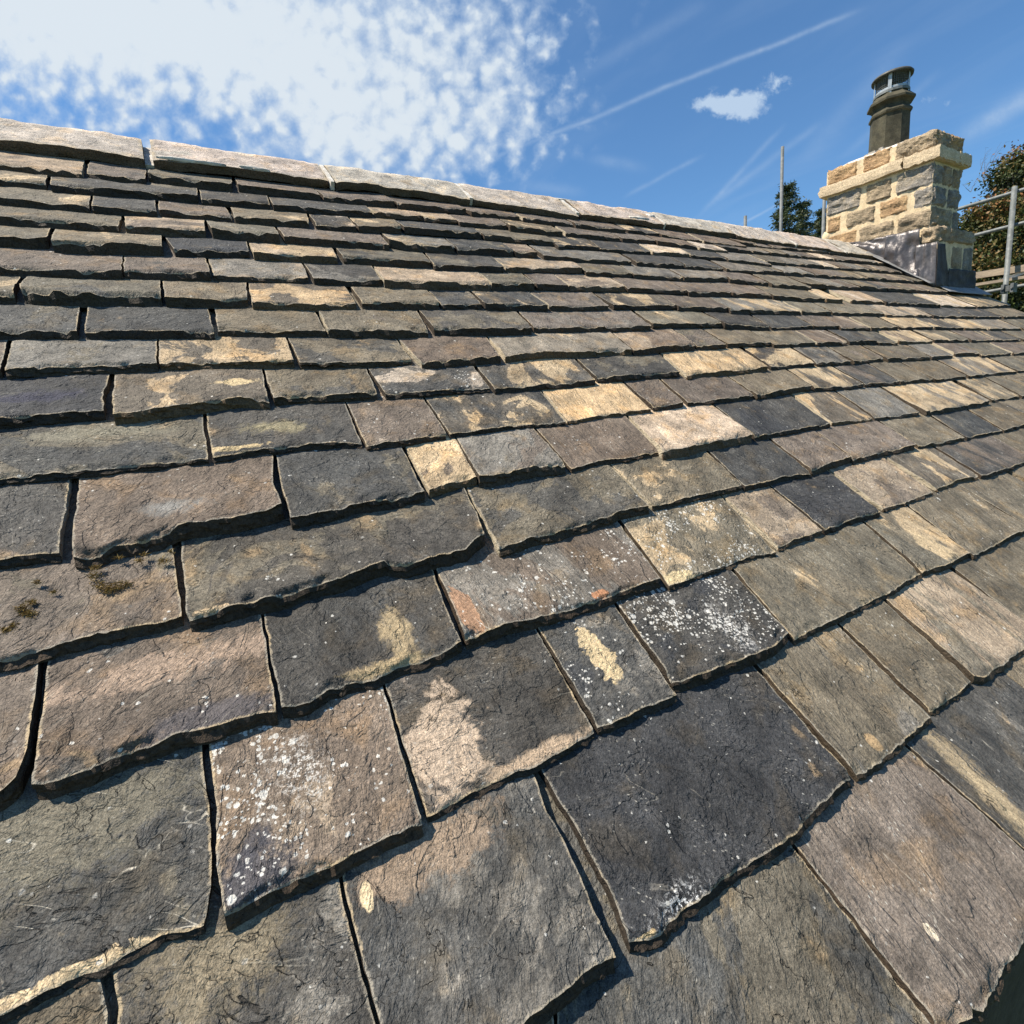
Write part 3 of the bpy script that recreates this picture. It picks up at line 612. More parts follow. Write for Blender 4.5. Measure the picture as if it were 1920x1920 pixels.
15|1609,3399 1627,3594|1609,3399 1763,3408 1988,3444|1988,3444 2011,3593|bb12|20|
15|1990,3401 2026,3597|1990,3401 2422,3368|2422,3368 2463,3570|gy11|28|
15|2465,3394 2499,3573|2465,3394 2708,3394 2992,3399|2992,3399 3028,3570|bk11|22|
15|3015,3398 3041,3572|3015,3398 3396,3429|3396,3429 3413,3570|bs11|20|
15|3393,3400 3427,3573|3393,3400 3836,3367|3836,3367 3875,3561|bp11|26|
15|3864,3365 3904,3564|3864,3365 4204,3340|4204,3340 4238,3522|wb31|20|
16|-1104,3552 -1139,3891|-1104,3552 -744,3552|-744,3552 -779,3891|pb11|20|
16|-736,3549 -773,3894|-736,3549 -677,3545 -548,3531 -375,3542|-375,3542 -381,3906|pb21|26|
16|-360,3582 -358,3908|-360,3582 -297,3558 -249,3536 -112,3559|-112,3559 -104,3916|bk22|24|
16|-99,3641 -94,3931|-99,3641 2,3603 159,3604 295,3612|295,3612 330,3964|gk21|30|
16|327,3629 341,3959|327,3629 475,3620 652,3628 773,3623|773,3623 787,3912|bb21|26|
16|789,3609 791,3903|789,3609 995,3611 1250,3655|1250,3655 1264,3929|bb12|26|
16|1259,3627 1273,3921|1259,3627 1467,3642 1774,3682|1774,3682 1793,3894|bb11|26|
16|1800,3644 1797,3884|1800,3644 2009,3661 2207,3661|2207,3661 2256,3922|bb11|20|
16|2222,3636 2269,3913|2222,3636 2457,3631 2684,3632|2684,3632 2706,3882|by11|22|
16|2698,3624 2719,3886|2698,3624 2903,3605 3200,3604|3200,3604 3252,3892|bb12|26|
16|3248,3632 3274,3895|3248,3632 3611,3628|3611,3628 3663,3914|dy41|20|
16|3630,3620 3684,3918|3630,3620 4088,3565|4088,3565 4115,3861|bb11|20|
16|4100,3549 4133,3865|4100,3549 4662,3526|4662,3526 4668,3775|bb11|22|
12|4529,2696|4529,2696 4674,2691 4821,2695|4821,2696|gg11s|25|
12|4825,2685|4825,2685 4983,2687 5143,2686|5143,2685|ss11|21|
12|5147,2694|5147,2694 5260,2693 5375,2695|5375,2694|bs21s|18|
12|5379,2708|5379,2708 5539,2707 5701,2707|5701,2708|gg11s|26|
12|5705,2708|5705,2708 5797,2701 5892,2710|5892,2708|kk11s|22|
12|5896,2712|5896,2712 6045,2717 6197,2710|6197,2712|bs21s|20|
12|6201,2712|6201,2712 6324,2713 6448,2710|6448,2712|gg11s|22|
12|6452,2720|6452,2720 6604,2719 6759,2723|6759,2720|by21|20|
12|6763,2714|6763,2714 6895,2713 7030,2721|7030,2714|bs21s|17|
12|7034,2719|7034,2719 7096,2718 7159,2718|7159,2719|gg11s|23|
13|4224,2936|4224,2936 4369,2936 4516,2938|4516,2936|gk21s|20|
13|4520,2931|4520,2931 4657,2935 4795,2935|4795,2931|ss11|25|
13|4799,2942|4799,2942 4894,2942 4991,2936|4991,2942|ss11|19|
13|4995,2934|4995,2934 5147,2933 5301,2931|5301,2934|bb12s|23|
13|5305,2944|5305,2944 5458,2947 5614,2948|5614,2944|bs21s|17|
13|5618,2954|5618,2954 5772,2954 5929,2959|5929,2954|gy11s|18|
13|5933,2960|5933,2960 6103,2961 6275,2965|6275,2960|gy11s|23|
13|6279,2965|6279,2965 6438,2963 6599,2966|6599,2965|bs21s|20|
13|6603,2973|6603,2973 6734,2973 6866,2969|6866,2973|by21|20|
13|6870,2967|6870,2967 7044,2968 7219,2965|7219,2967|gk21s|26|
14|4540,3172|4540,3172 4686,3172 4833,3171|4833,3172|gk21s|20|
14|4837,3192|4837,3192 4996,3190 5156,3186|5156,3192|sb11|20|
14|5160,3184|5160,3184 5312,3188 5466,3183|5466,3184|ss11|23|
14|5470,3185|5470,3185 5612,3183 5755,3184|5755,3185|wy21s|19|
14|5759,3185|5759,3185 5875,3185 5994,3184|5994,3185|bs21s|20|
14|5998,3203|5998,3203 6162,3200 6327,3193|6327,3203|ss11|22|
14|6331,3208|6331,3208 6468,3212 6607,3201|6607,3208|by21|23|
14|6611,3207|6611,3207 6739,3210 6868,3205|6868,3207|bs21s|20|
14|6872,3212|6872,3212 7065,3211 7259,3214|7259,3212|bk21|23|
15|4207,3424|4207,3424 4318,3423 4430,3423|4430,3424|kg11|26|
15|4434,3421|4434,3421 4541,3421 4649,3416|4649,3421|bs21s|21|
15|4653,3423|4653,3423 4777,3421 4903,3421|4903,3423|ss11|17|
15|4907,3424|4907,3424 5034,3427 5162,3426|5162,3424|gg11s|22|
15|5166,3424|5166,3424 5284,3416 5403,3423|5403,3424|sb11|26|
15|5407,3422|5407,3422 5569,3425 5733,3421|5733,3422|bk21|20|
15|5737,3439|5737,3439 5869,3440 6004,3440|6004,3439|wy21s|17|
15|6008,3432|6008,3432 6109,3431 6212,3427|6212,3432|bs21s|21|
15|6216,3434|6216,3434 6391,3429 6568,3434|6568,3434|bs21s|26|
15|6572,3444|6572,3444 6742,3442 6913,3439|6913,3444|ss11|26|
15|6917,3452|6917,3452 7036,3453 7156,3453|7156,3452|wy21s|23|
15|7160,3452|7160,3452 7228,3457 7299,3457|7299,3452|sb11|19|
16|4665,3625|4665,3625 4797,3619 4931,3626|4931,3625|by21|26|
16|4935,3621|4935,3621 5052,3619 5171,3616|5171,3621|bb12s|17|
16|5175,3622|5175,3622 5278,3620 5382,3616|5382,3622|by21|22|
16|5386,3622|5386,3622 5518,3626 5651,3625|5651,3622|kg11|23|
16|5655,3631|5655,3631 5757,3633 5860,3635|5860,3631|bs21s|22|
16|5864,3640|5864,3640 6014,3639 6167,3642|6167,3640|wy21s|25|
16|6171,3628|6171,3628 6280,3628 6390,3626|6390,3628|gg11s|23|
16|6394,3632|6394,3632 6523,3637 6654,3635|6654,3632|gk21s|25|
16|6658,3642|6658,3642 6833,3638 7009,3644|7009,3642|gg11s|18|
16|7013,3643|7013,3643 7175,3638 7339,3649|7339,3643|bb12s|26|"""
RIDGE = """-854,3882 -699,3875 -457,3894 -293,3878 -108,3867|oo10|50
-66,3880 73,3869 234,3888 422,3883 639,3876 884,3895|oo11|45
925,3858 1072,3896 1223,3924 1343,3892 1557,3893 1884,3859|oo10|45
1920,3871 2228,3844 2509,3823 2833,3785|oo10|40
2906,3855 3304,3866 3660,3843 3844,3850|oo11|40
3896,3863 4346,3837 4784,3797|oo00|45
4768,3752 5188,3726 5628,3697|oo10|40
5665,3689 6048,3671 6482,3625|oo00|40
6554,3637 7287,3581|oo00|40"""
CV = {0: (0.00200, -0.4450), 1: (0.00125, -0.0973), 2: (0.00191, 0.2120), 3: (0.00114, 0.4925), 4: (0.00015, 0.7475), 5: (-0.00082, 0.9894), 6: (0.00123, 1.2536), 7: (0.00213, 1.4913), 8: (-0.00220, 1.7246), 9: (-0.00464, 1.9519), 10: (-0.00500, 2.1914), 11: (-0.00239, 2.4203), 12: (0.00826, 2.6590), 13: (0.01185, 2.8832), 14: (0.01380, 3.1145), 15: (0.01319, 3.3608), 16: (0.00584, 3.5973)}
GAUGE = {k: CV[k + 1][1] - CV[k][1] for k in range(16)}; GAUGE[16] = .25
TN = .020
TONE = dict(g=(.158, .136, .100), d=(.052, .053, .055), k=(.076, .073, .067), b=(.158, .128, .102), y=(.47, .355, .22), p=(.35, .27, .19),
            w=(.50, .41, .315), o=(.40, .355, .30), s=(.19, .172, .145), r=(.30, .13, .06))

def jag(x, lo, hi, amp, seed, span=3.0):
    rs = np.random.RandomState(int(seed * 7919) % 2 ** 31); st = rs.uniform(lo, hi, int(span / lo)); xs = -span / 2 + np.cumsum(st); xs = xs[xs < span / 2 + hi]
    return np.interp(x, xs, rs.uniform(-1, 1, len(xs)) * amp)
def slate_mesh(L, T, Rr, g_, t, cell, seed, flags, hid=2.1):
    """riven slab: L, R side lines and T tail line in local metres (x, y); visible part 0..g_"""
    L = np.array(L); T = np.array(T); Rr = np.array(Rr)
    w = max(.05, Rr[0, 0] - L[0, 0])
    nx = int(max(5, min(90, w / cell))); n1 = int(max(4, min(80, g_ / cell))); n2 = 4
    sx = np.linspace(0, 1, nx + 1)
    # tighter spacing at the rims
    sx = .5 - .5 * np.cos(math.pi * sx) if cell > .012 else sx * .72 + .28 * (.5 - .5 * np.cos(math.pi * sx))
    xt = L[0, 0] + (Rr[0, 0] - L[0, 0]) * sx
    fine = .0035 if cell < .008 else .003
    tail = np.interp(xt, T[:, 0], T[:, 1])
    tail = tail + jag(xt, .03, .11, .0032 * (1.8 if 'r' in flags else 1), seed + .3) + jag(xt, .006, .030, .0026, seed + .6) + jag(xt, .003, .009, .0009, seed + .9)
    tt = np.concatenate([np.linspace(0, 1, n1 + 1) ** 1.25, 1 + (hid - 1) * np.linspace(0, 1, n2 + 1)[1:]])
    gy = g_ + .03
    Y = np.where(tt[:, None] <= 1, tail[None, :] + (gy - tail[None, :]) * tt[:, None], gy * tt[:, None])
    def side(P_, yy, sgn, sd):
        ys = P_[:, 1]; xs = P_[:, 0]
        x = np.interp(yy, ys, xs)
        if len(P_) > 1 and ys[-1] - ys[0] > .03: sl_ = max(-.10, min(.10, (xs[-1] - xs[0]) / (ys[-1] - ys[0])))
        else: sl_ = 0
        x = np.where(yy > ys[-1], xs[-1] + sl_ * np.minimum(yy - ys[-1], .3), x)
        x = np.where(yy < ys[0], xs[0], x)
        x = x + jag(yy, .02, .08, .0022, seed + sd) + jag(yy, .006, .02, .0012, seed + sd + .5) + sgn * np.clip((yy - gy) * .03, 0, .01)
        return x
    XL = side(L, Y[:, 0], 1, 21); XR = side(Rr, Y[:, -1], -1, 22)
    sxx = (xt - xt[0]) / (xt[-1] - xt[0])
    X = XL[:, None] + (XR - XL)[:, None] * sxx[None, :]
    Z0 = t - TN
    tl = tail[None, :]
    run = np.clip((Y - tl) / g_, 0, None)
    Z = np.where(run <= 1, Z0 - (Z0 + .0215) * run, -.0215 - (.0215) * (run - 1))
    vis = np.clip(1.25 - run, 0, 1)
    Z = Z + vis * (fbm(X * 5 + seed * 3.3, Y * 3.2, s=7) * .0035 + fbm(X * 24, Y * 9 + seed, s=8) * .0024)
    # flake terraces
    fld = fbm(X * 6 + seed, Y * 3 - seed, s=9, o=4) * 5
    Z = Z - vis * .0020 * (1 / (1 + np.exp(-(np.abs(fld) % 1 - .5) * 30)))
    dL = X - XL[:, None]; dR = XR[:, None] - X; dT = Y - tl
    d = np.minimum(np.minimum(dL, dR), dT)
    nz = fbm(X * 60, Y * 60, seed, s=10, o=2)
    Z = Z - np.clip(1 - d / .004, 0, 1) * np.clip(.0005 + .003 * nz, 0, .004)
    # hammer-dressed bevels along parts of the tail
    chip = np.clip((jag(xt, .015, .09, .6, seed + 12) + (.16 if 'r' in flags else .0)) * 6, 0, 1)[None, :]
    cw = .005 + .022 * np.clip(jag(xt, .008, .05, .6, seed + 13)[None, :] + .4, 0, 1)
    bev = np.clip((cw - dT) / .006, 0, 1) * .5 + np.clip(1 - dT / cw, 0, 1) * .5
    Z = Z - chip * bev * t * .33 * (1 + .8 * nz)
    nY, nX = X.shape
    top = np.stack([X, Y, Z], -1).reshape(-1, 3)
    rim = np.clip(1 - d / .011, 0, 1).reshape(-1)
    F = [(j * nX + i, j * nX + i + 1, (j + 1) * nX + i + 1, (j + 1) * nX + i) for j in range(nY - 1) for i in range(nX - 1)]
    # perimeter walls
    per = [i for i in range(nX)] + [j * nX + nX - 1 for j in range(1, nY)] + [(nY - 1) * nX + i for i in range(nX - 2, -1, -1)] + [j * nX for j in range(nY - 2, 0, -1)]
    kind = [0] * nX + [1] * (nY - 1) + [2] * (nX - 1) + [3] * (nY - 2)
    kind = np.array(kind); pp = top[per].copy(); npv = len(per)
    nl = 4 if cell < .012 else 2
    botz = -.0205 - .0215 * np.clip(pp[:, 1] / g_, 0, None)
    botz = np.minimum(botz, pp[:, 2] - .004)
    VV = [top]; base = len(top); edge = [np.zeros(len(top))]; sidef = [np.zeros(len(top))]; rims = [rim]
    out = np.zeros((npv, 2)); out[kind == 0] = (0, -1); out[kind == 1] = (1, 0); out[kind == 3] = (-1, 0)
    for l in range(nl + 1):
        f = l / nl; q_ = pp.copy(); q_[:, 2] = pp[:, 2] * (1 - f) + botz * f
        if l:
            sarc = pp[:, 0] + pp[:, 1]; a = jag(sarc, .010, .05, .55, seed + l * 1.7) + jag(sarc, .004, .014, .35, seed + l * 2.3)
            amp = np.where(kind == 0, .014, .003) * math.sin(math.pi * min(1, f * .9 + .1))
            push = np.where(kind == 0, t * .55 * f, 0.0) + a * amp
            q_[:, 0] += out[:, 0] * np.minimum(push, .0015); q_[:, 1] += out[:, 1] * push
        VV.append(q_); edge.append(np.ones(npv)); rims.append(np.zeros(npv)); sidef.append((kind != 0).astype(float))
        if l:
            b0 = base + (l - 1) * npv; b1 = base + l * npv
            F += [(b0 + i, b1 + i, b1 + (i + 1) % npv, b0 + (i + 1) % npv) for i in range(npv)]
    b1 = base + nl * npv
    F.append([b1 + i for i in range(npv)][::-1])
    me = bpy.data.meshes.new('slate'); me.from_pydata(np.concatenate(VV).tolist(), [], F)
    nt_ = (nX - 1) * (nY - 1); me.polygons.foreach_set('use_smooth', [True] * nt_ + [False] * (len(F) - nt_))
    for k, a in (('rim', rims), ('edge_face', edge), ('side_face', sidef)):
        at = me.attributes.new(k, 'FLOAT', 'POINT'); at.data.foreach_set('value', np.concatenate(a).astype(np.float32))
    me.materials.append(MAT_SLATE); me.update()
    return me

def tone_props(o, code, seed):
    rnd = random.Random(seed * 7 + 1)
    a, b_ = TONE[code[0]], TONE[code[1]]; j = rnd.uniform(.88, 1.14)
    hue = rnd.uniform(-.03, .06)
    o['tone'] = [a[0] * j * (1 + hue), a[1] * j, a[2] * j * (1 - hue)]
    o['patch_tone'] = [b_[0], b_[1], b_[2]]
    o['patch'] = int(code[2]) / 6.0; o['lichen'] = int(code[3]) / 9.0
    o['streak'] = 1.0 if 's' in code[4:] else .25
    o['crack'] = 1.0 if 'c' in code[4:] else rnd.choice([.0, .1, .3, .65] if code[0] in 'gk' else [.0, .1, .3])
    o['vein'] = 1.0 if 'v' in code[4:] else 0.0
    o['grain'] = rnd.uniform(-.3, .3) if 's' in code[4:] else rnd.uniform(-1.5, 1.5)
    o['seed'] = float(seed % 97) * .37
    o['fresh'] = .55 if (code[0] in 'ywp' or (code[0] != 'd' and rnd.random() < .14)) else 0.0

# ------------------------------------------------------------------ the roof
ROOF = thing('stone_roof', roof(3.6, 0, -.2), 'long pitched roof of weathered grey, brown and ochre stone slates in straight courses below the ridge stones', 'roof')
def parse(s): return [tuple(float(c) / 1000 for c in p.split(',')) for p in s.split()]
def place_roof(o, u, v, z=0):
    o.parent = ROOF; o.matrix_parent_inverse = Matrix.Translation(ROOF.location).inverted()
    o.matrix_basis = Matrix.Translation(roof(u, v, z)) @ ROT
extent = {}
for si, line in enumerate(DATA.strip().split('\n')):
    k, L, T, Rr, code, t, stains = line.split('|'); k = int(k); L, T, Rr = parse(L), parse(T), parse(Rr); t = int(t) / 1000 * (1.0 if k < 7 else (1.12 if k < 10 else 1.28))
    u0 = (T[0][0] + T[-1][0]) / 2; v0 = (T[0][1] + T[-1][1]) / 2
    gl = GAUGE[k] + (CV[k][0] * u0 + CV[k][1] - v0)
    loc = lambda P_: [(x - u0, y - v0) for x, y in P_]
    dist = math.sqrt(u0 * u0 + v0 * v0 + 1)
    cell = .0058 if dist < 1.5 else (.008 if dist < 2.1 else (.013 if dist < 3.2 else (.02 if dist < 4.8 else .032)))
    gap = .0012
    Ll = loc(L); Rl = loc(Rr); Tl = loc(T)
    Ll = [(x + gap, y) for x, y in Ll]; Rl = [(x - gap, y) for x, y in Rl]
    me = slate_mesh(Ll, Tl, Rl, gl, t, cell, si + 1, code[4:])
    o = obj('slate', me)
    rn = random.Random(si)
    place_roof(o, u0, v0, 0)
    tone_props(o, code, si + 1)
    if stains:
        for n_, s_ in enumerate(stains.split(';')[:2]):
            a = [float(c) for c in s_.split(',')]
            o['stain_a%d' % n_] = [a[0] / 1000 - u0, a[1] / 1000 - v0, a[7]]; o['stain_b%d' % n_] = [1000 / a[2], 1000 / a[3], 1.0]; o['stain_c%d' % n_] = a[4:7]
    e = extent.setdefault(k, [9, -9]); e[0] = min(e[0], L[0][0]); e[1] = max(e[1], Rr[0][0])
# the courses beyond the view, as one part
bV = []; bF = []; rn = random.Random(3)
ends = {k: 8.2 for k in range(0, 12)}
for k in range(-1, 17):
    g_ = GAUGE.get(k, .34); cv = CV.get(k, [0, CV[0][1] - .34]) if k >= 0 else None
    if k < 0: continue
    lo, hi = extent[k]
    for (a, b_) in ((-4.0, lo - .003), (hi + .003, ends.get(k, hi))):
        u = a
        while u < b_ - .02:
            w = min(rn.uniform(.24, .42), b_ - u)
            if b_ - (u + w) < .1: w = b_ - u
            v = CV[k][0] * u + CV[k][1] + rn.gauss(0, .004)
            i = len(bV); gh = GAUGE[k] * 2.05; t = rn.uniform(.018, .026)
            for (x, y, z) in ((u, v, -TN), (u + w - .005, v, -TN), (u + w - .005, v + gh, -.062), (u, v + gh, -.062), (u, v, t - TN), (u + w - .005, v, t - TN), (u + w - .005, v + gh, -.044), (u, v + gh, -.044)):
                bV.append(roof(x, y, z))
            for f in ((0, 3, 2, 1), (4, 5, 6, 7), (0, 1, 5, 4), (1, 2, 6, 5), (2, 3, 7, 6), (3, 0, 4, 7)): bF.append([i + c for c in f])
            u += w
o = child('slates_beyond', bV, bF, MAT_SLATE, ROOF, kind='stuff'); tone_props(o, 'gk11s', 501); o['fresh'] = 0.0
# boarding under the slates, and the far slope
mb = MB()
def slab(u0, u1, v0, v1, z, th):
    mb.quadbox([roof(u0, v0, z - th), roof(u1, v0, z - th), roof(u1, v1, z - th), roof(u0, v1, z - th), roof(u0, v0, z), roof(u1, v0, z), roof(u1, v1, z), roof(u0, v1, z)])
slab(-4, 8.18, -.40, 4.12, -.072, .03)
mb.build('roof_boarding', MAT_FELT, ROOF)
def crest_v(u): return 4.20 - .030 * max(0, u - 1.5) - .012 * max(0, u - 4)
mb = MB(); c0 = roof(-4, 4.08, -.03); c1 = roof(8.18, 3.98, -.05); fall = Vector((0, math.cos(PITCH), -math.sin(PITCH))) * 4.4
mb.quadbox([c0 - NV * .04, c1 - NV * .04, c1 + fall - NV * .04, c0 + fall - NV * .04, c0, c1, c1 + fall, c0 + fall])
o = mb.build('far_slope', MAT_SLATE, ROOF); tone_props(o, 'gk21', 77)

# ridge stones: dressed slabs bedded over the crest
def ridge_stone(T, t, seed, code):
    T = np.array(T); uL, uR = T[0, 0], T[-1, 0]; n = int((uR - uL) / .03) + 2; sx = np.linspace(0, 1, n)
    us = uL + (uR - uL) * sx; tv = np.interp(us, T[:, 0], T[:, 1]) + fbm(us * 14, seed, s=31) * .010
    rows = 13; V = []; rimv = []
    cr = np.array([crest_v(u) for u in us]) + .0
    for j in range(rows + 1):                       # near face from arris to crest, then over
        f = j / rows
        for i in range(n):
            if f <= .62:
                a = f / .62; v = tv[i] + (cr[i] - tv[i]) * a; z = .030 + .012 * a - .004 * math.exp(-a * 18)
                p = roof(us[i], v, z)
            else:
                a = (f - .62) / .38; p = roof(us[i], cr[i], .042) + Vector((0, math.cos(PITCH), -math.sin(PITCH))) * (a * .26)
            nzv = float(fbm(us[i] * 7, f * 3 + seed, s=33)) * .010 + float(fbm(us[i] * 40, f * 18 + seed, s=34, o=3)) * .004
            ed = min(i, n - 1 - i); 
            p = p + NV * (nzv - (.004 if ed == 0 else 0)); V.append(p)
            rimv.append(1.0 if (j == 0 or ed == 0) else (.4 if ed == 1 or j == 1 else 0))
    F = [(j * n + i, j * n + i + 1, (j + 1) * n + i + 1, (j + 1) * n + i) for j in range(rows) for i in range(n - 1)]
    nt_ = len(V); per = [i for i in range(n)] + [j * n + n - 1 for j in range(1, rows + 1)] + [rows * n + i for i in range(n - 2, -1, -1)] + [j * n for j in range(rows - 1, 0, -1)]
    for l in range(3):
        for c, ix in enumerate(per):
            p = V[ix].copy() - NV * (t * l / 2)
            if c < n and l: p += SV * float(fbm(us[min(c, n - 1)] * 18, l + seed, s=36)) * .012
            V.append(p)
    m_ = len(per); F += [(nt_ + l * m_ + i, nt_ + (l + 1) * m_ + i, nt_ + (l + 1) * m_ + (i + 1) % m_, nt_ + l * m_ + (i + 1) % m_) for l in range(2) for i in range(m_)]
    ef = [0.0] * nt_ + [1.0] * (3 * m_); sf = [0.0] * nt_ + [0.0 if (i % m_) < n else 1.0 for i in range(3 * m_)]
    o = child('ridge_stone', V, F, MAT_SLATE, ROOF, True, dict(rim=rimv + [0.0] * (3 * m_), edge_face=ef, side_face=sf))
    tone_props(o, code, 600 + seed); o['tone'] = [.44 + .02 * (seed % 3), .395, .33]; o['patch_tone'] = [.47, .42, .35]; o['crack'] = .2; o['streak'] = .3; o['grain'] = 1.4
    return o
RL = [l.split('|') for l in RIDGE.strip().split('\n')]
prev = None
for i, (T, code, t) in enumerate(RL):
    T = parse(T); t = int(t) / 1000
    if T[-1][0] > 7.2: T = [p for p in T if p[0] < 7.0] + [(7.16, T[-1][1])]
    rs = ridge_stone(T, t, i + 1, code)
    if i == 1: rs['label'] = 'ridge stone with white mortar smeared along its lower edge'
    if prev is not None:                            # pointed joint between two ridge stones
        a, b_ = prev + .001, T[0][0] - .001; V = []; F = []; nn = 12
        if b_ - a < .008: a -= .004; b_ += .004
        if i == 1: pass
        elif b_ - a > .022: a, b_ = (a + b_) / 2 - .011, (a + b_) / 2 + .011
        zoff = -.008 if i != 1 else -.045
        pw = .007 if i in (3, 4) else .001
        for j in range(nn + 1):
            f = j / nn; v = T[0][1] + .004 + (crest_v(a) - T[0][1]) * min(1, f / .7)
            z = .034 + zoff + .010 * min(1, f / .7) + random.Random(i * 50 + j).uniform(-.002, .004)
            off = Vector((0, math.cos(PITCH), -math.sin(PITCH))) * (max(0, f - .7) / .3 * .15)
            for s_ in (0, 1):
                u = (a - pw * random.Random(i * 90 + j).random()) if s_ == 0 else (b_ + pw * random.Random(i * 70 + j).random())
                V.append(roof(u, v, z + (.003 if i > 1 else 0)) + off)
            for s_ in (0, 1): V.append(V[-2] - NV * .05)
        for j in range(nn):
            q_ = j * 4; F += [(q_, q_ + 1, q_ + 5, q_ + 4), (q_ + 2, q_, q_ + 4, q_ + 6), (q_ + 1, q_ + 3, q_ + 7, q_ + 5)]
        F.append((0, 2, 3, 1))
        child('mortar_joint', V, F, MAT_MORTAR_W, ROOF, False)
    prev = T[-1][0]
# smears of white mortar left on the ridge stones
def smear(u0, u1, v0, v1, seed, z=.040):
    rn = random.Random(seed); V = [roof((u0 + u1) / 2, (v0 + v1) / 2, z + .006)]; n = 18
    for i in range(n):
        a = 2 * math.pi * i / n; r = rn.uniform(.55, 1.1)
        V.append(roof((u0 + u1) / 2 + math.cos(a) * r * (u1 - u0) / 2, (v0 + v1) / 2 + math.sin(a) * r * (v1 - v0) / 2, z))
    V += [p - NV * .012 for p in V[1:]]
    F = [(0, 1 + i, 1 + (i + 1) % n) for i in range(n)] + [(1 + i, 1 + n + i, 1 + n + (i + 1) % n, 1 + (i + 1) % n) for i in range(n)]
    child('mortar_smear', V, F, MAT_MORTAR_W, ROOF, True)
for i, a in enumerate(((-.05, .17, 3.872, 3.905), (.10, .30, 3.875, 3.90), (.36, .50, 3.885, 3.925), (.44, .54, 3.88, 3.90), (2.75, 3.10, 4.13, 4.17), (3.45, 3.70, 3.87, 3.93), (3.75, 3.86, 3.98, 4.07), (5.1, 5.3, 4.02, 4.06))): smear(*a, i)

# moss tufts on the brown slate at the left
rn = random.Random(11); V = []; F = []; hue = []
def px_roof(x, y, z=.004):
    d = CR * ((x - 960) / FPX) + CD * ((y - 960) / FPX) + CF; t = -(1 - z) / d.dot(NV); return d * t
moss_pts = [(x_, y_, s_) for x_, y_, s_ in ((175, 1080, 14), (190, 1098, 16), (215, 1102, 16), (235, 1095, 12), (178, 1065, 10), (200, 1108, 8), (40, 1140, 12), (52, 1150, 14), (60, 1130, 9), (12, 1182, 10), (25, 1175, 9), (70, 1092, 7), (262, 1052, 7), (305, 1052, 9), (222, 1046, 6), (270, 1040, 6), (320, 1035, 6), (100, 1110, 4))]
for (mx_, my_, ms) in moss_pts:
    for i in range(int(ms * 9)):
        p = px_roof(mx_ + rn.gauss(0, ms * .55), my_ + rn.gauss(0, ms * .30), -.004)
        dr = Vector((rn.gauss(0, 1), rn.gauss(0, 1), rn.gauss(0, .5))).normalized(); dr = (dr + NV * .45).normalized()
        L_ = rn.uniform(.004, .011); sd = dr.cross(Vector((rn.random(), rn.random(), rn.random()))).normalized() * .0011
        b0 = len(V); V += [p - sd, p + sd, p + dr * L_]; F.append((b0, b0 + 1, b0 + 2)); h = rn.random(); hue += [h] * 3
child('moss', V, F, MAT_MOSS, ROOF, False, dict(hue=hue), kind='stuff')

# walls under the roof, fascia
mb = MB(); ez = roof(0, -.30, -.11)
mb.box(-4, 8.1, ez.y, ez.y + .35, -3.75, ez.z - .02); mb.build('eaves_wall', MAT_WALL, ROOF)
mb = MB(); mb.quadbox([(7.85, ez.y + .36, -3.75), (8.1, ez.y + .36, -3.75), (8.1, 7.2, -3.75), (7.85, 7.2, -3.75), (7.85, ez.y + .36, ez.z - .02), (8.1, ez.y + .36, ez.z - .02), (8.1, 7.2, ez.z - .02), (7.85, 7.2, ez.z - .02)])
pk = roof(8, 3.95, -.12)
b0 = len(mb.V); mb.V += [Vector(p) for p in ((7.85, ez.y + .36, ez.z - .015), (8.1, ez.y + .36, ez.z - .015), (8.1, 7.2, ez.z - .015), (7.85, 7.2, ez.z - .015), (7.85, pk.y, pk.z), (8.1, pk.y, pk.z))]
mb.F += [[b0, b0 + 1, b0 + 5, b0 + 4], [b0 + 2, b0 + 3, b0 + 4, b0 + 5], [b0 + 1, b0 + 2, b0 + 5], [b0 + 3, b0, b0 + 4]]
mb.build('gable_wall', MAT_WALL, ROOF)

# ------------------------------------------------------------------ chimney
CH = thing('chimney_stack', (7.19, 3.0, 1.0), 'rock-faced stone chimney with cream mortar, clay pot and wire cowl at the ridge end', 'chimney')
KX = .12; XC, YC = 7.189, 3.015
def stone_mat(name, cols, bd=.034):
    m, q, b = new_mat(name); co = q.n('ShaderNodeTexCoord').outputs['Object']
    oi = q.n('ShaderNodeObjectInfo').outputs['Random']
    cm = q.n('ShaderNodeCombineXYZ'); q.put(cm.inputs[0], q.m('MULTIPLY', oi, 40)); p = q.vm('ADD', co, cm.outputs[0])
    n = q.noise(p, 6, 6, .65, .6); r = q.n('ShaderNodeValToRGB'); q.link(n, r.inputs[0]); el = r.color_ramp.elements
    for i, (pos, c) in enumerate(cols):
        e = el[i] if i < 2 else el.new(pos); e.position = pos; e.color = (*c, 1)
    c = q.vm('SCALE', r.outputs[0], scale=q.lin(q.noise(p, 60, 6, .7), .3, .7, .55, 1.4))
    q.link(c, b.inputs['Base Color']); b.inputs['Roughness'].default_value = .9; b.inputs['Specular IOR Level'].default_value = .2
    bump(q, b, (q.noise(q.vm('MULTIPLY', p, (1, 1, 1.8)), 16, 6, .7, .9), bd), (q.noise(p, 110, 4, .7), .006))
    return m
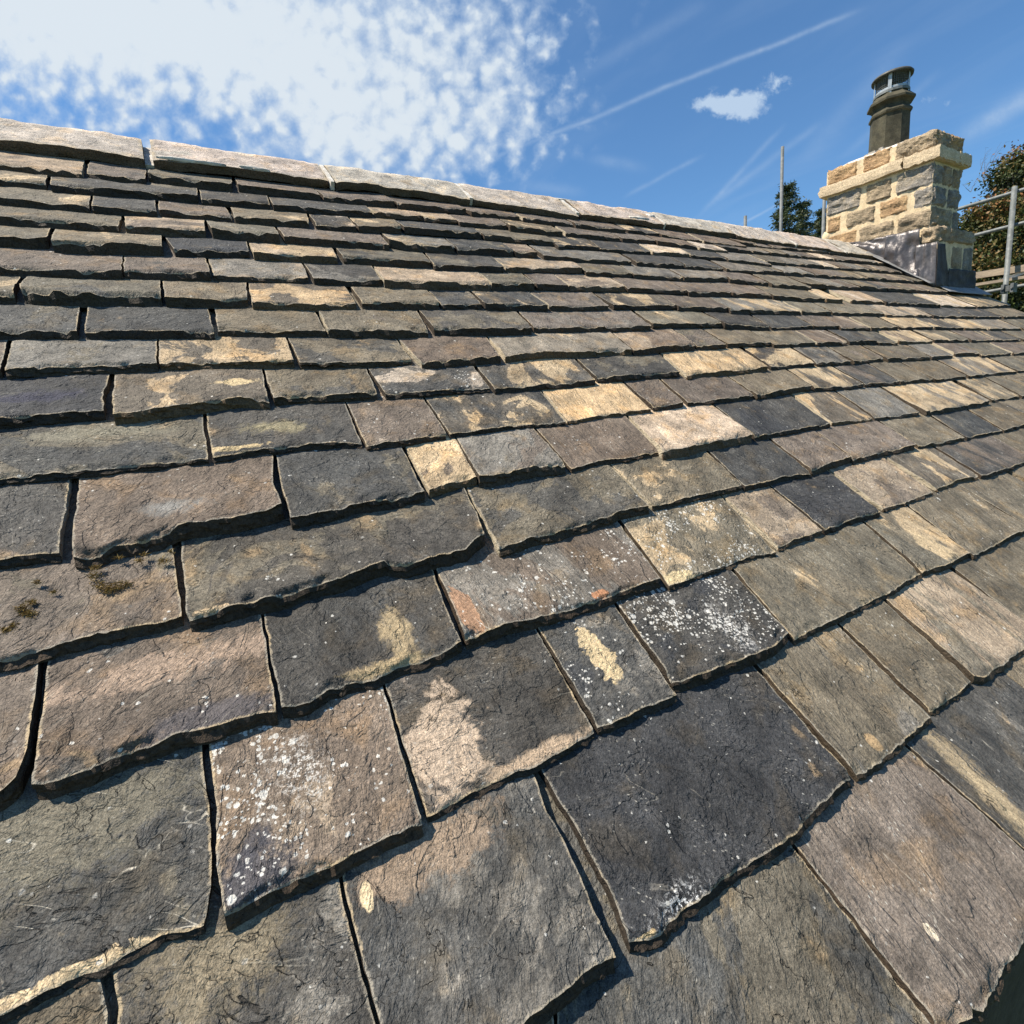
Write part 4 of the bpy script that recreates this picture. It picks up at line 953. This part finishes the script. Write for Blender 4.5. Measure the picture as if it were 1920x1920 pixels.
SM = {'grey': stone_mat('grey_rock_stone', [(.3, (.15, .135, .12)), (.72, (.46, .37, .26)), (.5, (.29, .26, .225))]),
      'ochre': stone_mat('ochre_rock_stone', [(.3, (.32, .19, .10)), (.72, (.60, .40, .21)), (.5, (.46, .30, .165))]),
      'olive': stone_mat('olive_rock_stone', [(.3, (.21, .165, .11)), (.72, (.52, .40, .26)), (.5, (.37, .285, .19))]),
      'sawn': stone_mat('sawn_sandstone', [(.3, (.48, .37, .24)), (.72, (.68, .53, .35)), (.5, (.59, .455, .30))], .008)}
def block(name, org, ex, ey, ez_, du, dv_, depth, seed, mat, rough=.022, nu=18, nv_=10, parent=None):
    """rock-faced block: front face spanned by ex*du, ey*dv from org, going back along -ez by depth; the face is displaced along ez"""
    V = []; F = []
    for j in range(nv_ + 1):
        for i in range(nu + 1):
            a, c = i / nu, j / nv_
            e = min(a * du, (1 - a) * du, c * dv_, (1 - c) * dv_)
            pil = min(1, e / .022) ** .6
            h = rough * (pil * max(.22, .70 + float(fbm(a * du * 11 + seed * 3, c * dv_ * 16, seed, s=41)) * 1.6) ) if rough > .006 else float(fbm(a * 5, c * 5, seed, s=42)) * .003 + .004 * pil
            ja = float(fbm(c * 9, seed, s=43)) * .020 * (1 if i in (0, nu) else 0); jc = float(fbm(a * 9, seed, s=44)) * .022 * (1 if j in (0, nv_) else 0)
            V.append(org + ex * (a * du + ja) + ey * (c * dv_ + jc) + ez_ * h)
    n = nu + 1
    F = [(j * n + i, j * n + i + 1, (j + 1) * n + i + 1, (j + 1) * n + i) for j in range(nv_) for i in range(nu)]
    per = [i for i in range(n)] + [j * n + nu for j in range(1, nv_ + 1)] + [nv_ * n + i for i in range(nu - 1, -1, -1)] + [j * n for j in range(nv_ - 1, 0, -1)]
    b0 = len(V); m_ = len(per)
    for ix in per: V.append(V[ix])
    for ix in per:
        f = V[ix] - org; V.append(org + ex * f.dot(ex) + ey * f.dot(ey) - ez_ * depth)
    F += [(b0 + i, b0 + m_ + i, b0 + m_ + (i + 1) % m_, b0 + (i + 1) % m_) for i in range(m_)]
    F.append([b0 + m_ + i for i in range(m_)][::-1])
    return child(name, V, F, mat, parent or CH, False)
def fx(y): return XC - KX * (y - YC)
eY = Vector((-KX, 1, 0)).normalized(); nF = Vector((-1, -KX, 0)).normalized(); eX = Vector((1, 0, 0)); Zv = Vector((0, 0, 1))
XB, YB = 7.82, 4.10           # far sides of the stack
# mortar core: shaft, plinth, head course
def core(name, y0, y1, x1, z0, z1, inset, mat=MAT_MORTAR):
    mb = MB(); ya, yb = y0 + inset, y1 - inset
    mb.quadbox([(fx(ya) + inset, ya, z0), (x1 - inset, ya, z0), (x1 - inset, yb, z0), (fx(yb) + inset, yb, z0), (fx(ya) + inset, ya, z1), (x1 - inset, ya, z1), (x1 - inset, yb, z1), (fx(yb) + inset, yb, z1)])
    return mb.build(name, mat, CH)
core('mortar_core', 3.015, 4.07, 7.82, .90, 2.192, -.0015)
core('mortar_core', 2.925, 3.40, 8.08, .60, 1.50, -.001)
core('mortar_core', 3.02, 4.09, 7.80, 2.315, 2.475, .004)
mb = MB()
for (za, zb, gr) in ((2.474, 2.505, .0), ): mb.quadbox([(fx(3.05) + .02, 3.05, za), (7.78, 3.05, za), (7.78, 4.04, za), (fx(4.04) + .02, 4.04, za), (fx(3.2) + .12, 3.22, zb + .03), (7.66, 3.22, zb + .03), (7.66, 3.9, zb + .03), (fx(3.9) + .12, 3.9, zb + .03)])
mb.build('mortar_flaunching', MAT_MORTAR_W, CH)
def front(y0, y1, z0, z1, mat, seed, rough=.019, out=0.0):
    jr = random.Random(seed); z0 += jr.uniform(-.012, .008); z1 += jr.uniform(-.010, .012); y1 += jr.uniform(-.008, .006)
    block('stone', Vector((fx(y0), y0, z0)) + nF * out, eY, Zv, nF, y1 - y0, z1 - z0, .09, seed, SM[mat], rough)
def side(x0, x1, z0, z1, mat, seed, rough=.026, y=3.015):
    jr = random.Random(seed); z0 += jr.uniform(-.012, .008); z1 += jr.uniform(-.010, .012)
    block('stone', Vector((x0, y, z0)), eX, Zv, Vector((0, -1, 0)), x1 - x0, z1 - z0, .09, seed, SM[mat], rough)
HB = .012
for a in ((3.757, 4.075, 'ochre'), (3.428, 3.698, 'ochre'), (3.015, 3.375, 'olive')): front(a[0], a[1], 2.325, 2.49, a[2], int(a[0] * 100), out=-.004)
for a in ((7.245, 7.50, 'olive'), (7.523, 7.79, 'ochre')): side(a[0], a[1], 2.325, 2.485, a[2], int(a[0] * 90))
for a in ((3.700, 4.065, 'grey'), (3.393, 3.654, 'olive'), (3.008, 3.355, 'grey')): front(a[0], a[1], 1.970, 2.165, a[2], int(a[0] * 101))
for a in ((7.200, 7.378, 'grey'), (7.402, 7.613, 'olive'), (7.634, 7.82, 'olive')): side(a[0], a[1], 1.975, 2.165, a[2], int(a[0] * 92))
for a in ((3.911, 4.055, 'ochre'), (3.544, 3.843, 'olive'), (3.229, 3.50, 'ochre'), (3.008, 3.176, 'grey')): front(a[0], a[1], 1.755, 1.940, a[2], int(a[0] * 102))
for a in ((7.200, 7.503, 'grey'), (7.557, 7.84, 'grey')): side(a[0], a[1], 1.76, 1.95, a[2], int(a[0] * 93))
for a in ((3.722, 4.05, 'ochre'), (3.343, 3.694, 'olive'), (3.008, 3.318, 'olive')): front(a[0], a[1], 1.545, 1.725, a[2], int(a[0] * 103))
for a in ((7.200, 7.692, 'olive'), (7.716, 7.86, 'grey')): side(a[0], a[1], 1.56, 1.74, a[2], int(a[0] * 94))
block('stone', Vector((fx(2.925), 2.925, 1.355)), eY, Zv, nF, .16, .165, .12, 7, SM['olive'], .03)
for a in ((7.20, 7.556, 'olive'), (7.579, 8.06, 'olive')): side(a[0], a[1], 1.36, 1.515, a[2], int(a[0] * 95), .028, 2.925)
for a in ((7.545, 7.80, 'olive'), (7.83, 8.07, 'grey')): side(a[0], a[1], 1.085, 1.335, a[2], int(a[0] * 96), .014, 2.925)
# projecting sawn band
def band(o, ex, du, out_, seed):
    block('band_stone', o, ex, Zv, out_, du, .114, .25, seed, SM['sawn'], .003, 14, 4)
OV = .055
ya = 2.955
band(Vector((fx(3.297), 3.297, 2.196)) + nF * OV, eY, .86, nF, 51)
band(Vector((fx(ya), ya, 2.196)) + nF * OV, eY, .325, nF, 52)
band(Vector((fx(ya) - OV + .006, ya, 2.197)), eX, 7.627 - fx(ya) + OV - .006, Vector((0, -1, 0)), 53)
band(Vector((7.639, ya, 2.197)), eX, .285, Vector((0, -1, 0)), 54)
core('mortar_core', 2.965, 4.13, 7.92, 2.193, 2.308, .004)
# lead flashing dressed up the stack
def sheet(name, outline, nrm, thick, mat, seed, wr=.012, nu=26, nv_=14, parent=CH):
    """outline: 4 corner points (bl, br, tr, tl); wrinkled sheet"""
    bl, br, tr, tl = [Vector(p) for p in outline]; V = []
    for j in range(nv_ + 1):
        for i in range(nu + 1):
            a, c = i / nu, j / nv_; p = (bl * (1 - a) + br * a) * (1 - c) + (tl * (1 - a) + tr * a) * c
            h = float(fbm(a * 2.6 + seed, c * 2.0, s=51, o=3)) * wr * 2
            V.append(p + nrm * h)
    n = nu + 1; F = [(j * n + i, j * n + i + 1, (j + 1) * n + i + 1, (j + 1) * n + i) for j in range(nv_) for i in range(nu)]
    per = [i for i in range(n)] + [j * n + nu for j in range(1, nv_ + 1)] + [nv_ * n + i for i in range(nu - 1, -1, -1)] + [j * n for j in range(nv_ - 1, 0, -1)]
    b0 = len(V); V += [V[i] - nrm * thick for i in per]; m_ = len(per)
    F += [(per[i], b0 + i, b0 + (i + 1) % m_, per[(i + 1) % m_]) for i in range(m_)]
    return child(name, V, F, mat, parent, True)
def rz(y): return .7339 * y - 1.2404
def fp(y, z, out_=.022): return Vector((fx(y), y, z)) + nF * out_
LF = .05
sheet('lead_flashing', (fp(3.90, rz(3.90) - .02, .05), fp(3.40, rz(3.40) - .02, .06), fp(3.40, 1.548, .02), fp(3.78, 1.585, .02)), nF, .004, MAT_LEAD, 1, .026)
sheet('lead_flashing', (fp(3.405, rz(3.405) - .02, .075), fp(3.05, rz(3.05) - .02, .075), fp(3.085, 1.53, .022), fp(3.405, 1.55, .028)), nF, .004, MAT_LEAD, 5, .034)
sheet('lead_flashing', (fp(3.10, rz(3.10) - .02, .085), fp(2.90, rz(2.9) - .02, .06), fp(2.92, 1.35, .045), fp(3.10, 1.36, .05)), nF, .004, MAT_LEAD, 9, .010)
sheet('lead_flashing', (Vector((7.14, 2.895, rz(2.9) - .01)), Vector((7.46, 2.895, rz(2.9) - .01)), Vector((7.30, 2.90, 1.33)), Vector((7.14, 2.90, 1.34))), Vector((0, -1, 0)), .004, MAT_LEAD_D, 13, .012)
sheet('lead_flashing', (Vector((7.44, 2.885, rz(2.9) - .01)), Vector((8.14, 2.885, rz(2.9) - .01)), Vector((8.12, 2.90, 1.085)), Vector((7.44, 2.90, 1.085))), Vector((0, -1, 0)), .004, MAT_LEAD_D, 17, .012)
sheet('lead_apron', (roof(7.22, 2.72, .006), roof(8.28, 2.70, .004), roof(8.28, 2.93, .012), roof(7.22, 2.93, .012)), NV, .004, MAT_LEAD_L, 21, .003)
sheet('lead_soaker', (roof(6.98, 3.72, .030), roof(7.06, 2.88, .022), roof(7.20, 2.88, .03), roof(7.16, 3.72, .05)), NV, .004, MAT_LEAD_L, 23, .003, 30, 4)
# fillet of mortar at the left foot of the stack
mb = MB(); mb.lathe([(.0, 1.66), (.07, 1.66), (.075, 1.76), (.055, 1.80), (.0, 1.81)], fx(4.06) + .06, 4.07, 10); mb.build('mortar_fillet', MAT_MORTAR, CH, True)
# clay pot: octagonal, with a band, a flared rim and a caged cowl
PX, PY = 7.50, 3.625
POT = child('chimney_pot', *(lambda b: (b.lathe([(.205, 2.48), (.200, 2.60), (.196, 2.86), (.196, 2.925), (.212, 2.935), (.216, 2.955), (.200, 2.975), (.186, 2.99), (.184, 3.02), (.205, 3.045), (.236, 3.058), (.236, 3.080), (.215, 3.10), (.180, 3.135), (.170, 3.15), (.12, 3.15)], PX, PY, 8, .26), (b.V, b.F))[1])(MB()), MAT_POT, CH)
mb = MB()
for k in range(7): mb.V += []
rn = random.Random(8)
for i in range(36):
    a = 2 * math.pi * i / 36; rr_ = .225 + rn.uniform(-.01, .02); s_ = rn.uniform(.02, .04)
    cx, cy = PX + math.cos(a) * rr_, PY + math.sin(a) * rr_; mb.box(cx - s_, cx + s_, cy - s_, cy + s_, 2.49, 2.535 + rn.uniform(0, .035))
mb.build('bedding_mortar', simple('grey_bedding', (.30, .27, .23), (.42, .38, .33), 20, .95, bmp=(60, .01)), CH)
def cowl_part(name, b, mat, smooth=False):
    o = child(name, b.V, b.F, mat, CH, smooth); o.parent = POT
    o.matrix_parent_inverse = (Matrix.Translation(CH.location) @ Matrix.Translation(CH.location).inverted()).inverted(); return o
b = MB(); b.lathe([(.165, 3.148), (.178, 3.15), (.178, 3.175), (.165, 3.178)], PX, PY, 24); cowl_part('cowl_collar', b, MAT_STEEL)
b = MB(); b.lathe([(.150, 3.172), (.158, 3.172), (.158, 3.205), (.150, 3.205)], PX, PY, 24); cowl_part('cowl_ring', b, MAT_TIN)
b = MB(); b.lathe([(.0, 3.335), (.19, 3.330), (.200, 3.322), (.203, 3.340), (.19, 3.356), (.10, 3.375), (.0, 3.382)], PX, PY, 32, cap=False); cowl_part('cowl_lid', b, MAT_COWL, True)
b = MB()
for i in range(44):
    a = 2 * math.pi * i / 44; b.tube((PX + math.cos(a) * .152, PY + math.sin(a) * .152, 3.165), (PX + math.cos(a) * .152, PY + math.sin(a) * .152, 3.335), .0017, n=5)
for z in (3.20, 3.222, 3.244, 3.266, 3.288, 3.31):
    for i in range(32):
        a0, a1 = 2 * math.pi * i / 32, 2 * math.pi * (i + 1) / 32
        b.tube((PX + math.cos(a0) * .152, PY + math.sin(a0) * .152, z), (PX + math.cos(a1) * .152, PY + math.sin(a1) * .152, z), .0015, n=4, caps=False)
cowl_part('cowl_cage', b, MAT_STEEL)
vd = math.atan2(-PY, -PX)
for a in (vd - .12, vd + 1.25, vd - 1.35, vd + math.pi):
    b = MB(); d = Vector((math.cos(a), math.sin(a), 0)); s_ = Vector((-d.y, d.x, 0)) * .017; c = Vector((PX, PY, 0)) + d * .168; e = d * .004
    b.quadbox([c - s_ + Zv * 3.13, c + s_ + Zv * 3.13, c + s_ + e + Zv * 3.13, c - s_ + e + Zv * 3.13, c - s_ + Zv * 3.345, c + s_ + Zv * 3.345, c + s_ + e + Zv * 3.345, c - s_ + e + Zv * 3.345])
    cowl_part('cowl_strap', b, MAT_TIN)

# ------------------------------------------------------------------ scaffolding
def pole(top, label, r=.0245, group='scaffold poles rising behind the ridge'):
    o = thing('scaffold_pole', (top[0], top[1], -3.7), label, 'scaffold pole', group)
    b = MB(); b.tube((top[0], top[1], -3.7), top, r, hollow=True, n=24); b.build('tube', MAT_STEEL_D, o, True)
    b = MB(); b.box(top[0] - .075, top[0] + .075, top[1] - .075, top[1] + .075, -3.705, -3.695); b.build('base_plate', MAT_STEEL_D, o)
    return o
def topat(x, y, dep): return (CR * ((x - 960) / FPX) + CD * ((y - 960) / FPX) + CF) * dep
pole(topat(1397.5, 405, 8.2), 'short scaffold pole just showing above the ridge, leftmost of the three')
pole(topat(1467.3, 275, 8.2), 'tall thin scaffold pole rising into the sky in front of the conifer')
pole(topat(1546.5, 350, 8.2), 'dark scaffold pole close against the left side of the chimney')
S1 = topat(1902.5, 350, 6.6); S2 = topat(1889.5, 565, 6.6); sx_, sy_ = (S1.x + S2.x) / 2 , (S1.y + S2.y) / 2
SC = thing('scaffold', (S1.x, S1.y, -3.7), 'steel tube scaffold with two guard rails beyond the roof, right of the chimney', 'scaffold')
b = MB(); b.tube((S2.x - .1, S2.y - .06, -3.7), S1, .0285, hollow=True, n=24); b.build('standard', MAT_STEEL, SC, True)
def rail(p, q_, ext0, ext1, name, r=.0235, back=.055):
    def hit(x, y):
        d = CR * ((x - 960) / FPX) + CD * ((y - 960) / FPX) + CF; return d * ((S1.x + back) / d.x)
    a, c = hit(*p), hit(*q_); a.z = c.z = (a.z + c.z) / 2 if False else a.z; c = Vector((c.x, c.y, c.z)); d = (c - a).normalized()
    b = MB(); b.tube(a - d * ext0, c + d * ext1, r, hollow=True, n=20); return b.build(name, MAT_STEEL, SC, True)
rail((1800, 391), (1920, 355), 1.6, 1.6, 'guard_rail')
rail((1806, 447), (1920, 421), 1.6, 1.6, 'guard_rail')
rail((1848, 548), (1920, 538), 1.6, 1.6, 'ledger', back=.05)
# right-angle coupler on the standard
zc = (topat(1890, 541, 6.6)).z; cpx = S1 + (S2 - S1) * ((S1.z - zc) / (S1.z - S2.z)); b = MB()
b.tube((cpx.x, cpx.y, zc - .035), (cpx.x, cpx.y, zc + .035), .036, n=20)
b.box(cpx.x - .05, cpx.x + .07, cpx.y - .062, cpx.y - .03, zc - .055, zc + .055); b.box(cpx.x - .05, cpx.x + .07, cpx.y + .03, cpx.y + .062, zc - .055, zc + .055)
b.tube((cpx.x - .065, cpx.y - .046, zc), (cpx.x - .03, cpx.y - .046, zc), .014, n=6); b.tube((cpx.x - .065, cpx.y + .046, zc), (cpx.x - .03, cpx.y + .046, zc), .014, n=6)
b.build('coupler', MAT_STEEL_D, SC)
def board(p, q_, hgt, wdt, label, ext=1.3, mat=MAT_WOOD, back=.10, name='scaffold_board'):
    def hit(x, y):
        d = CR * ((x - 960) / FPX) + CD * ((y - 960) / FPX) + CF; return d * ((S1.x + back) / d.x)
    a, c = hit(*p), hit(*q_); d = (c - a).normalized(); a = a - d * ext * .4; c = c + d * ext
    o = thing(name, tuple(a), label, 'scaffold board' if mat is MAT_WOOD else 'sheet', 'scaffold boards stacked behind the chimney' if mat is MAT_WOOD else None)
    b = MB(); b.quadbox([a - Zv * hgt, a - Zv * hgt + eX * wdt, c - Zv * hgt + eX * wdt, c - Zv * hgt, a, a + eX * wdt, c + eX * wdt, c])
    b.build('plank', mat, o)
    if mat is MAT_WOOD:
        for pt in (a - d * .003, c + d * .001):
            b = MB(); lo, hi = pt - Zv * (hgt + .002) - eX * .002, pt + Zv * .002 - eX * .002; w2 = eX * (wdt + .004); dd = d * .002
            b.quadbox([lo, lo + w2, lo + w2 + dd, lo + dd, hi, hi + w2, hi + w2 + dd, hi + dd]); b.build('end_hoop', MAT_STEEL_D, o)
board((1806, 514), (1920, 496), .085, .05, 'upright tan scaffold board behind the chimney foot, upper one of two')
board((1830, 531), (1920, 517), .035, .22, 'flat tan scaffold board lying just above the ledger, lower one of two', back=.06)
board((1900, 514), (1916, 508), .05, .2, 'white sheeting end on the boards behind the scaffold upright', ext=.3, mat=MAT_WHITE, back=.15, name='white_sheet')

# ------------------------------------------------------------------ ground and trees
gm = mesh_of('ground', [(-3000, -3000, -3.72), (3000, -3000, -3.72), (3000, 3000, -3.72), (-3000, 3000, -3.72)], [(0, 1, 2, 3)], MAT_GRASS)
obj('ground', gm, kind='structure')
def leaf_quads(pts, dirs, size, rn, hues):
    n = len(pts); pts = np.array(pts); dirs = np.array(dirs)
    r = np.random.RandomState(rn); a = r.normal(size=(n, 3)); s_ = np.cross(dirs, a); s_ /= np.linalg.norm(s_, axis=1)[:, None] + 1e-9
    L = (size[0] + (size[1] - size[0]) * r.rand(n))[:, None]; w = L * size[2]
    V = np.stack([pts, pts + dirs * L * .5 + s_ * w, pts + dirs * L, pts + dirs * L * .5 - s_ * w], 1).reshape(-1, 3)
    F = [(4 * i, 4 * i + 1, 4 * i + 2, 4 * i + 3) for i in range(n)]
    return V, F, np.repeat(hues, 4)
def conifer(base, height, rad, label, seed, lean=(0, 0), droop=.35, dens=1.0, zmin=.1):
    rn = random.Random(seed); o = thing('conifer', base, label, 'tree', 'dark conifers behind the ridge')
    B = Vector(base); ax = Vector((lean[0], lean[1], 1)) * height
    b = MB(); b.tube(B, B + ax * .98, height * .016, .02, n=8); brs = []
    pts, dirs, hue = [], [], []
    z = zmin
    while z < .99:
        n = 7; rr = rad * (1 - z) ** .8 * 1.0 + .15
        for i in range(n):
            a = rn.uniform(0, 6.283); l_ = rr * rn.uniform(.55, 1.15) * (1 + .35 * math.cos(a - 5.6))
            p0 = B + ax * z; d = Vector((math.cos(a), math.sin(a), rn.uniform(.15, .5)))
            steps = max(3, int(l_ / .22)); p = p0.copy(); last = p0.copy()
            for s_ in range(steps):
                f = s_ / steps; dd = Vector((d.x, d.y, d.z - droop * f * 1.6 + (.5 * max(0, f - .7)))).normalized(); p = p + dd * (l_ / steps)
                for c in range(int(13 * dens)):
                    q_ = last.lerp(p, rn.random()); sp = Vector((rn.gauss(0, 1), rn.gauss(0, 1), rn.gauss(-.35, .6))).normalized()
                    sp = (sp + dd * .9).normalized(); q2 = q_ + Vector((rn.gauss(0, .07), rn.gauss(0, .07), rn.gauss(-.05, .07))) * (1.2 - .5 * f)
                    pts.append(q2); dirs.append(sp); hue.append(min(1, max(0, .35 + rn.gauss(0, .22) + .2 * f)))
                last = p.copy()
            b.tube(p0, p0.lerp(p, .8), .022 * (1 - z) + .006, .004, n=4, caps=False)
        z += .34 / height + .004
    b.build('trunk', MAT_BARK, o)
    V, F, hh = leaf_quads([tuple(p) for p in pts], [tuple(d) for d in dirs], (.13, .26, .13), seed, np.array(hue))
    child('crown', V, F, MAT_CONIFER, o, False, dict(hue=hh))
GZ = -3.72
def ground_under(px, py, dep): p = topat(px, py, dep); return p
p = topat(1474, 336, 30); conifer((p.x, p.y, GZ), p.z - GZ, 4.4, 'tall dark pointed conifer behind the long scaffold pole', 4, dens=2.2, zmin=.5)
p = topat(1503, 372, 33); conifer((p.x, p.y, GZ), p.z - GZ, 4.2, 'lower dark conifer between the long scaffold pole and the chimney', 9, dens=2.0, zmin=.5)
p = topat(1541, 392, 31); conifer((p.x, p.y, GZ), p.z - GZ, 3.6, 'dark conifer half hidden behind the left edge of the chimney', 14, dens=2.0, zmin=.5)

def broadleaf(name, base, blobs, label, seed, n, group=None):
    rn = np.random.RandomState(seed); o = thing(name, base, label, 'tree', group)
    rr = random.Random(seed); b = MB(); B = Vector(base)
    cen = Vector(blobs[0][0]); b.tube(B, Vector((B.x, B.y, cen.z - 1)), .24, .16, n=10)
    for c, r, wgt in blobs:
        for k in range(7):
            d = Vector((rr.gauss(0, 1), rr.gauss(0, 1), rr.gauss(0, .8))).normalized()
            b.tube(Vector((B.x, B.y, cen.z - 1.4)), Vector(c) + Vector((d.x * r[0], d.y * r[1], d.z * r[2])) * .85, .05, .008, n=5, caps=False)
    b.build('trunk', MAT_BARK, o)
    P_ = []; D_ = []; Hh = []
    tot = sum(w for _, _, w in blobs)
    for c, r, wgt in blobs:
        m_ = int(n * wgt / tot); ncl = max(20, m_ // 46)
        d = rn.normal(size=(ncl, 3)); d /= np.linalg.norm(d, axis=1)[:, None]; rad = rn.rand(ncl) ** .45
        C_ = np.array(c) + d * rad[:, None] * np.array(r)
        idx = rn.randint(0, ncl, m_)
        q_ = C_[idx] + rn.normal(size=(m_, 3)) * np.array([.17, .17, .11])
        dd = rn.normal(size=(m_, 3)) + np.array([.5, -.3, .1]); dd /= np.linalg.norm(dd, axis=1)[:, None]
        clh = rn.rand(ncl); up = (q_[:, 2] - c[2]) / r[2]
        h = np.clip(.26 + .34 * up + (clh[idx] - .5) * .55 + rn.normal(size=m_) * .13, 0, 1)
        P_.append(q_); D_.append(dd); Hh.append(h)
    P_ = np.concatenate(P_); D_ = np.concatenate(D_); Hh = np.concatenate(Hh)
    V, F, hh = leaf_quads(P_, D_, (.06, .11, .30), seed, Hh)
    child('crown', V, F, MAT_BEECH, o, False, dict(hue=hh))
    return o
def tp(x, y, dep): return tuple(topat(x, y, dep))
c1 = tp(1925, 480, 14); c2 = tp(1850, 470, 14.5)
bl = [(tp(1935, 500, 14.5), (1.9, 1.9, 2.1), 4), (tp(1862, 480, 14), (.85, .9, 1.55), 2.4), (tp(1925, 380, 14.2), (.95, .95, .9), 1.4), (tp(1905, 322, 14.2), (.42, .4, .45), .28), (tp(1880, 335, 14), (.38, .3, .26), .14), (tp(1922, 300, 14), (.32, .4, .35), .16), (tp(1835, 430, 14), (.42, .5, .55), .5), (tp(1835, 560, 14), (1.5, 1.5, 1.3), 2.2), (tp(1990, 420, 15), (1.6, 1.6, 2.0), 2)]
bt = tp(1930, 500, 14.5)
broadleaf('copper_beech', (bt[0], bt[1], GZ), bl, 'wide windblown beech with rust and green leaves behind the scaffold rails', 5, 95000)
TW = [o for o in bpy.data.objects if o.name == 'copper_beech'][0]
b = MB(); rr = random.Random(2)
for (x0, y0, x1, y1) in ((1845, 340, 1848, 278), (1843, 330, 1870, 275), (1846, 325, 1885, 268), (1820, 360, 1803, 345), (1820, 360, 1832, 335), (1838, 320, 1850, 283), (1845, 345, 1838, 300)):
    a, c = Vector(tp(x0, y0, 14)), Vector(tp(x1, y1, 14)); prevp = a
    for s_ in range(1, 7):
        p = a.lerp(c, s_ / 6) + Vector((rr.gauss(0, .02), 0, rr.gauss(0, .02))); b.tube(prevp, p, .007 * (1.1 - s_ / 7), .007 * (1.0 - s_ / 7), n=4, caps=False); prevp = p
        if s_ > 1:
            e = p + Vector((rr.uniform(.05, .2), -.05, rr.uniform(.0, .15))); b.tube(p, e, .003, .001, n=3, caps=False)
b.build('bare_twigs', MAT_BARK, TW)
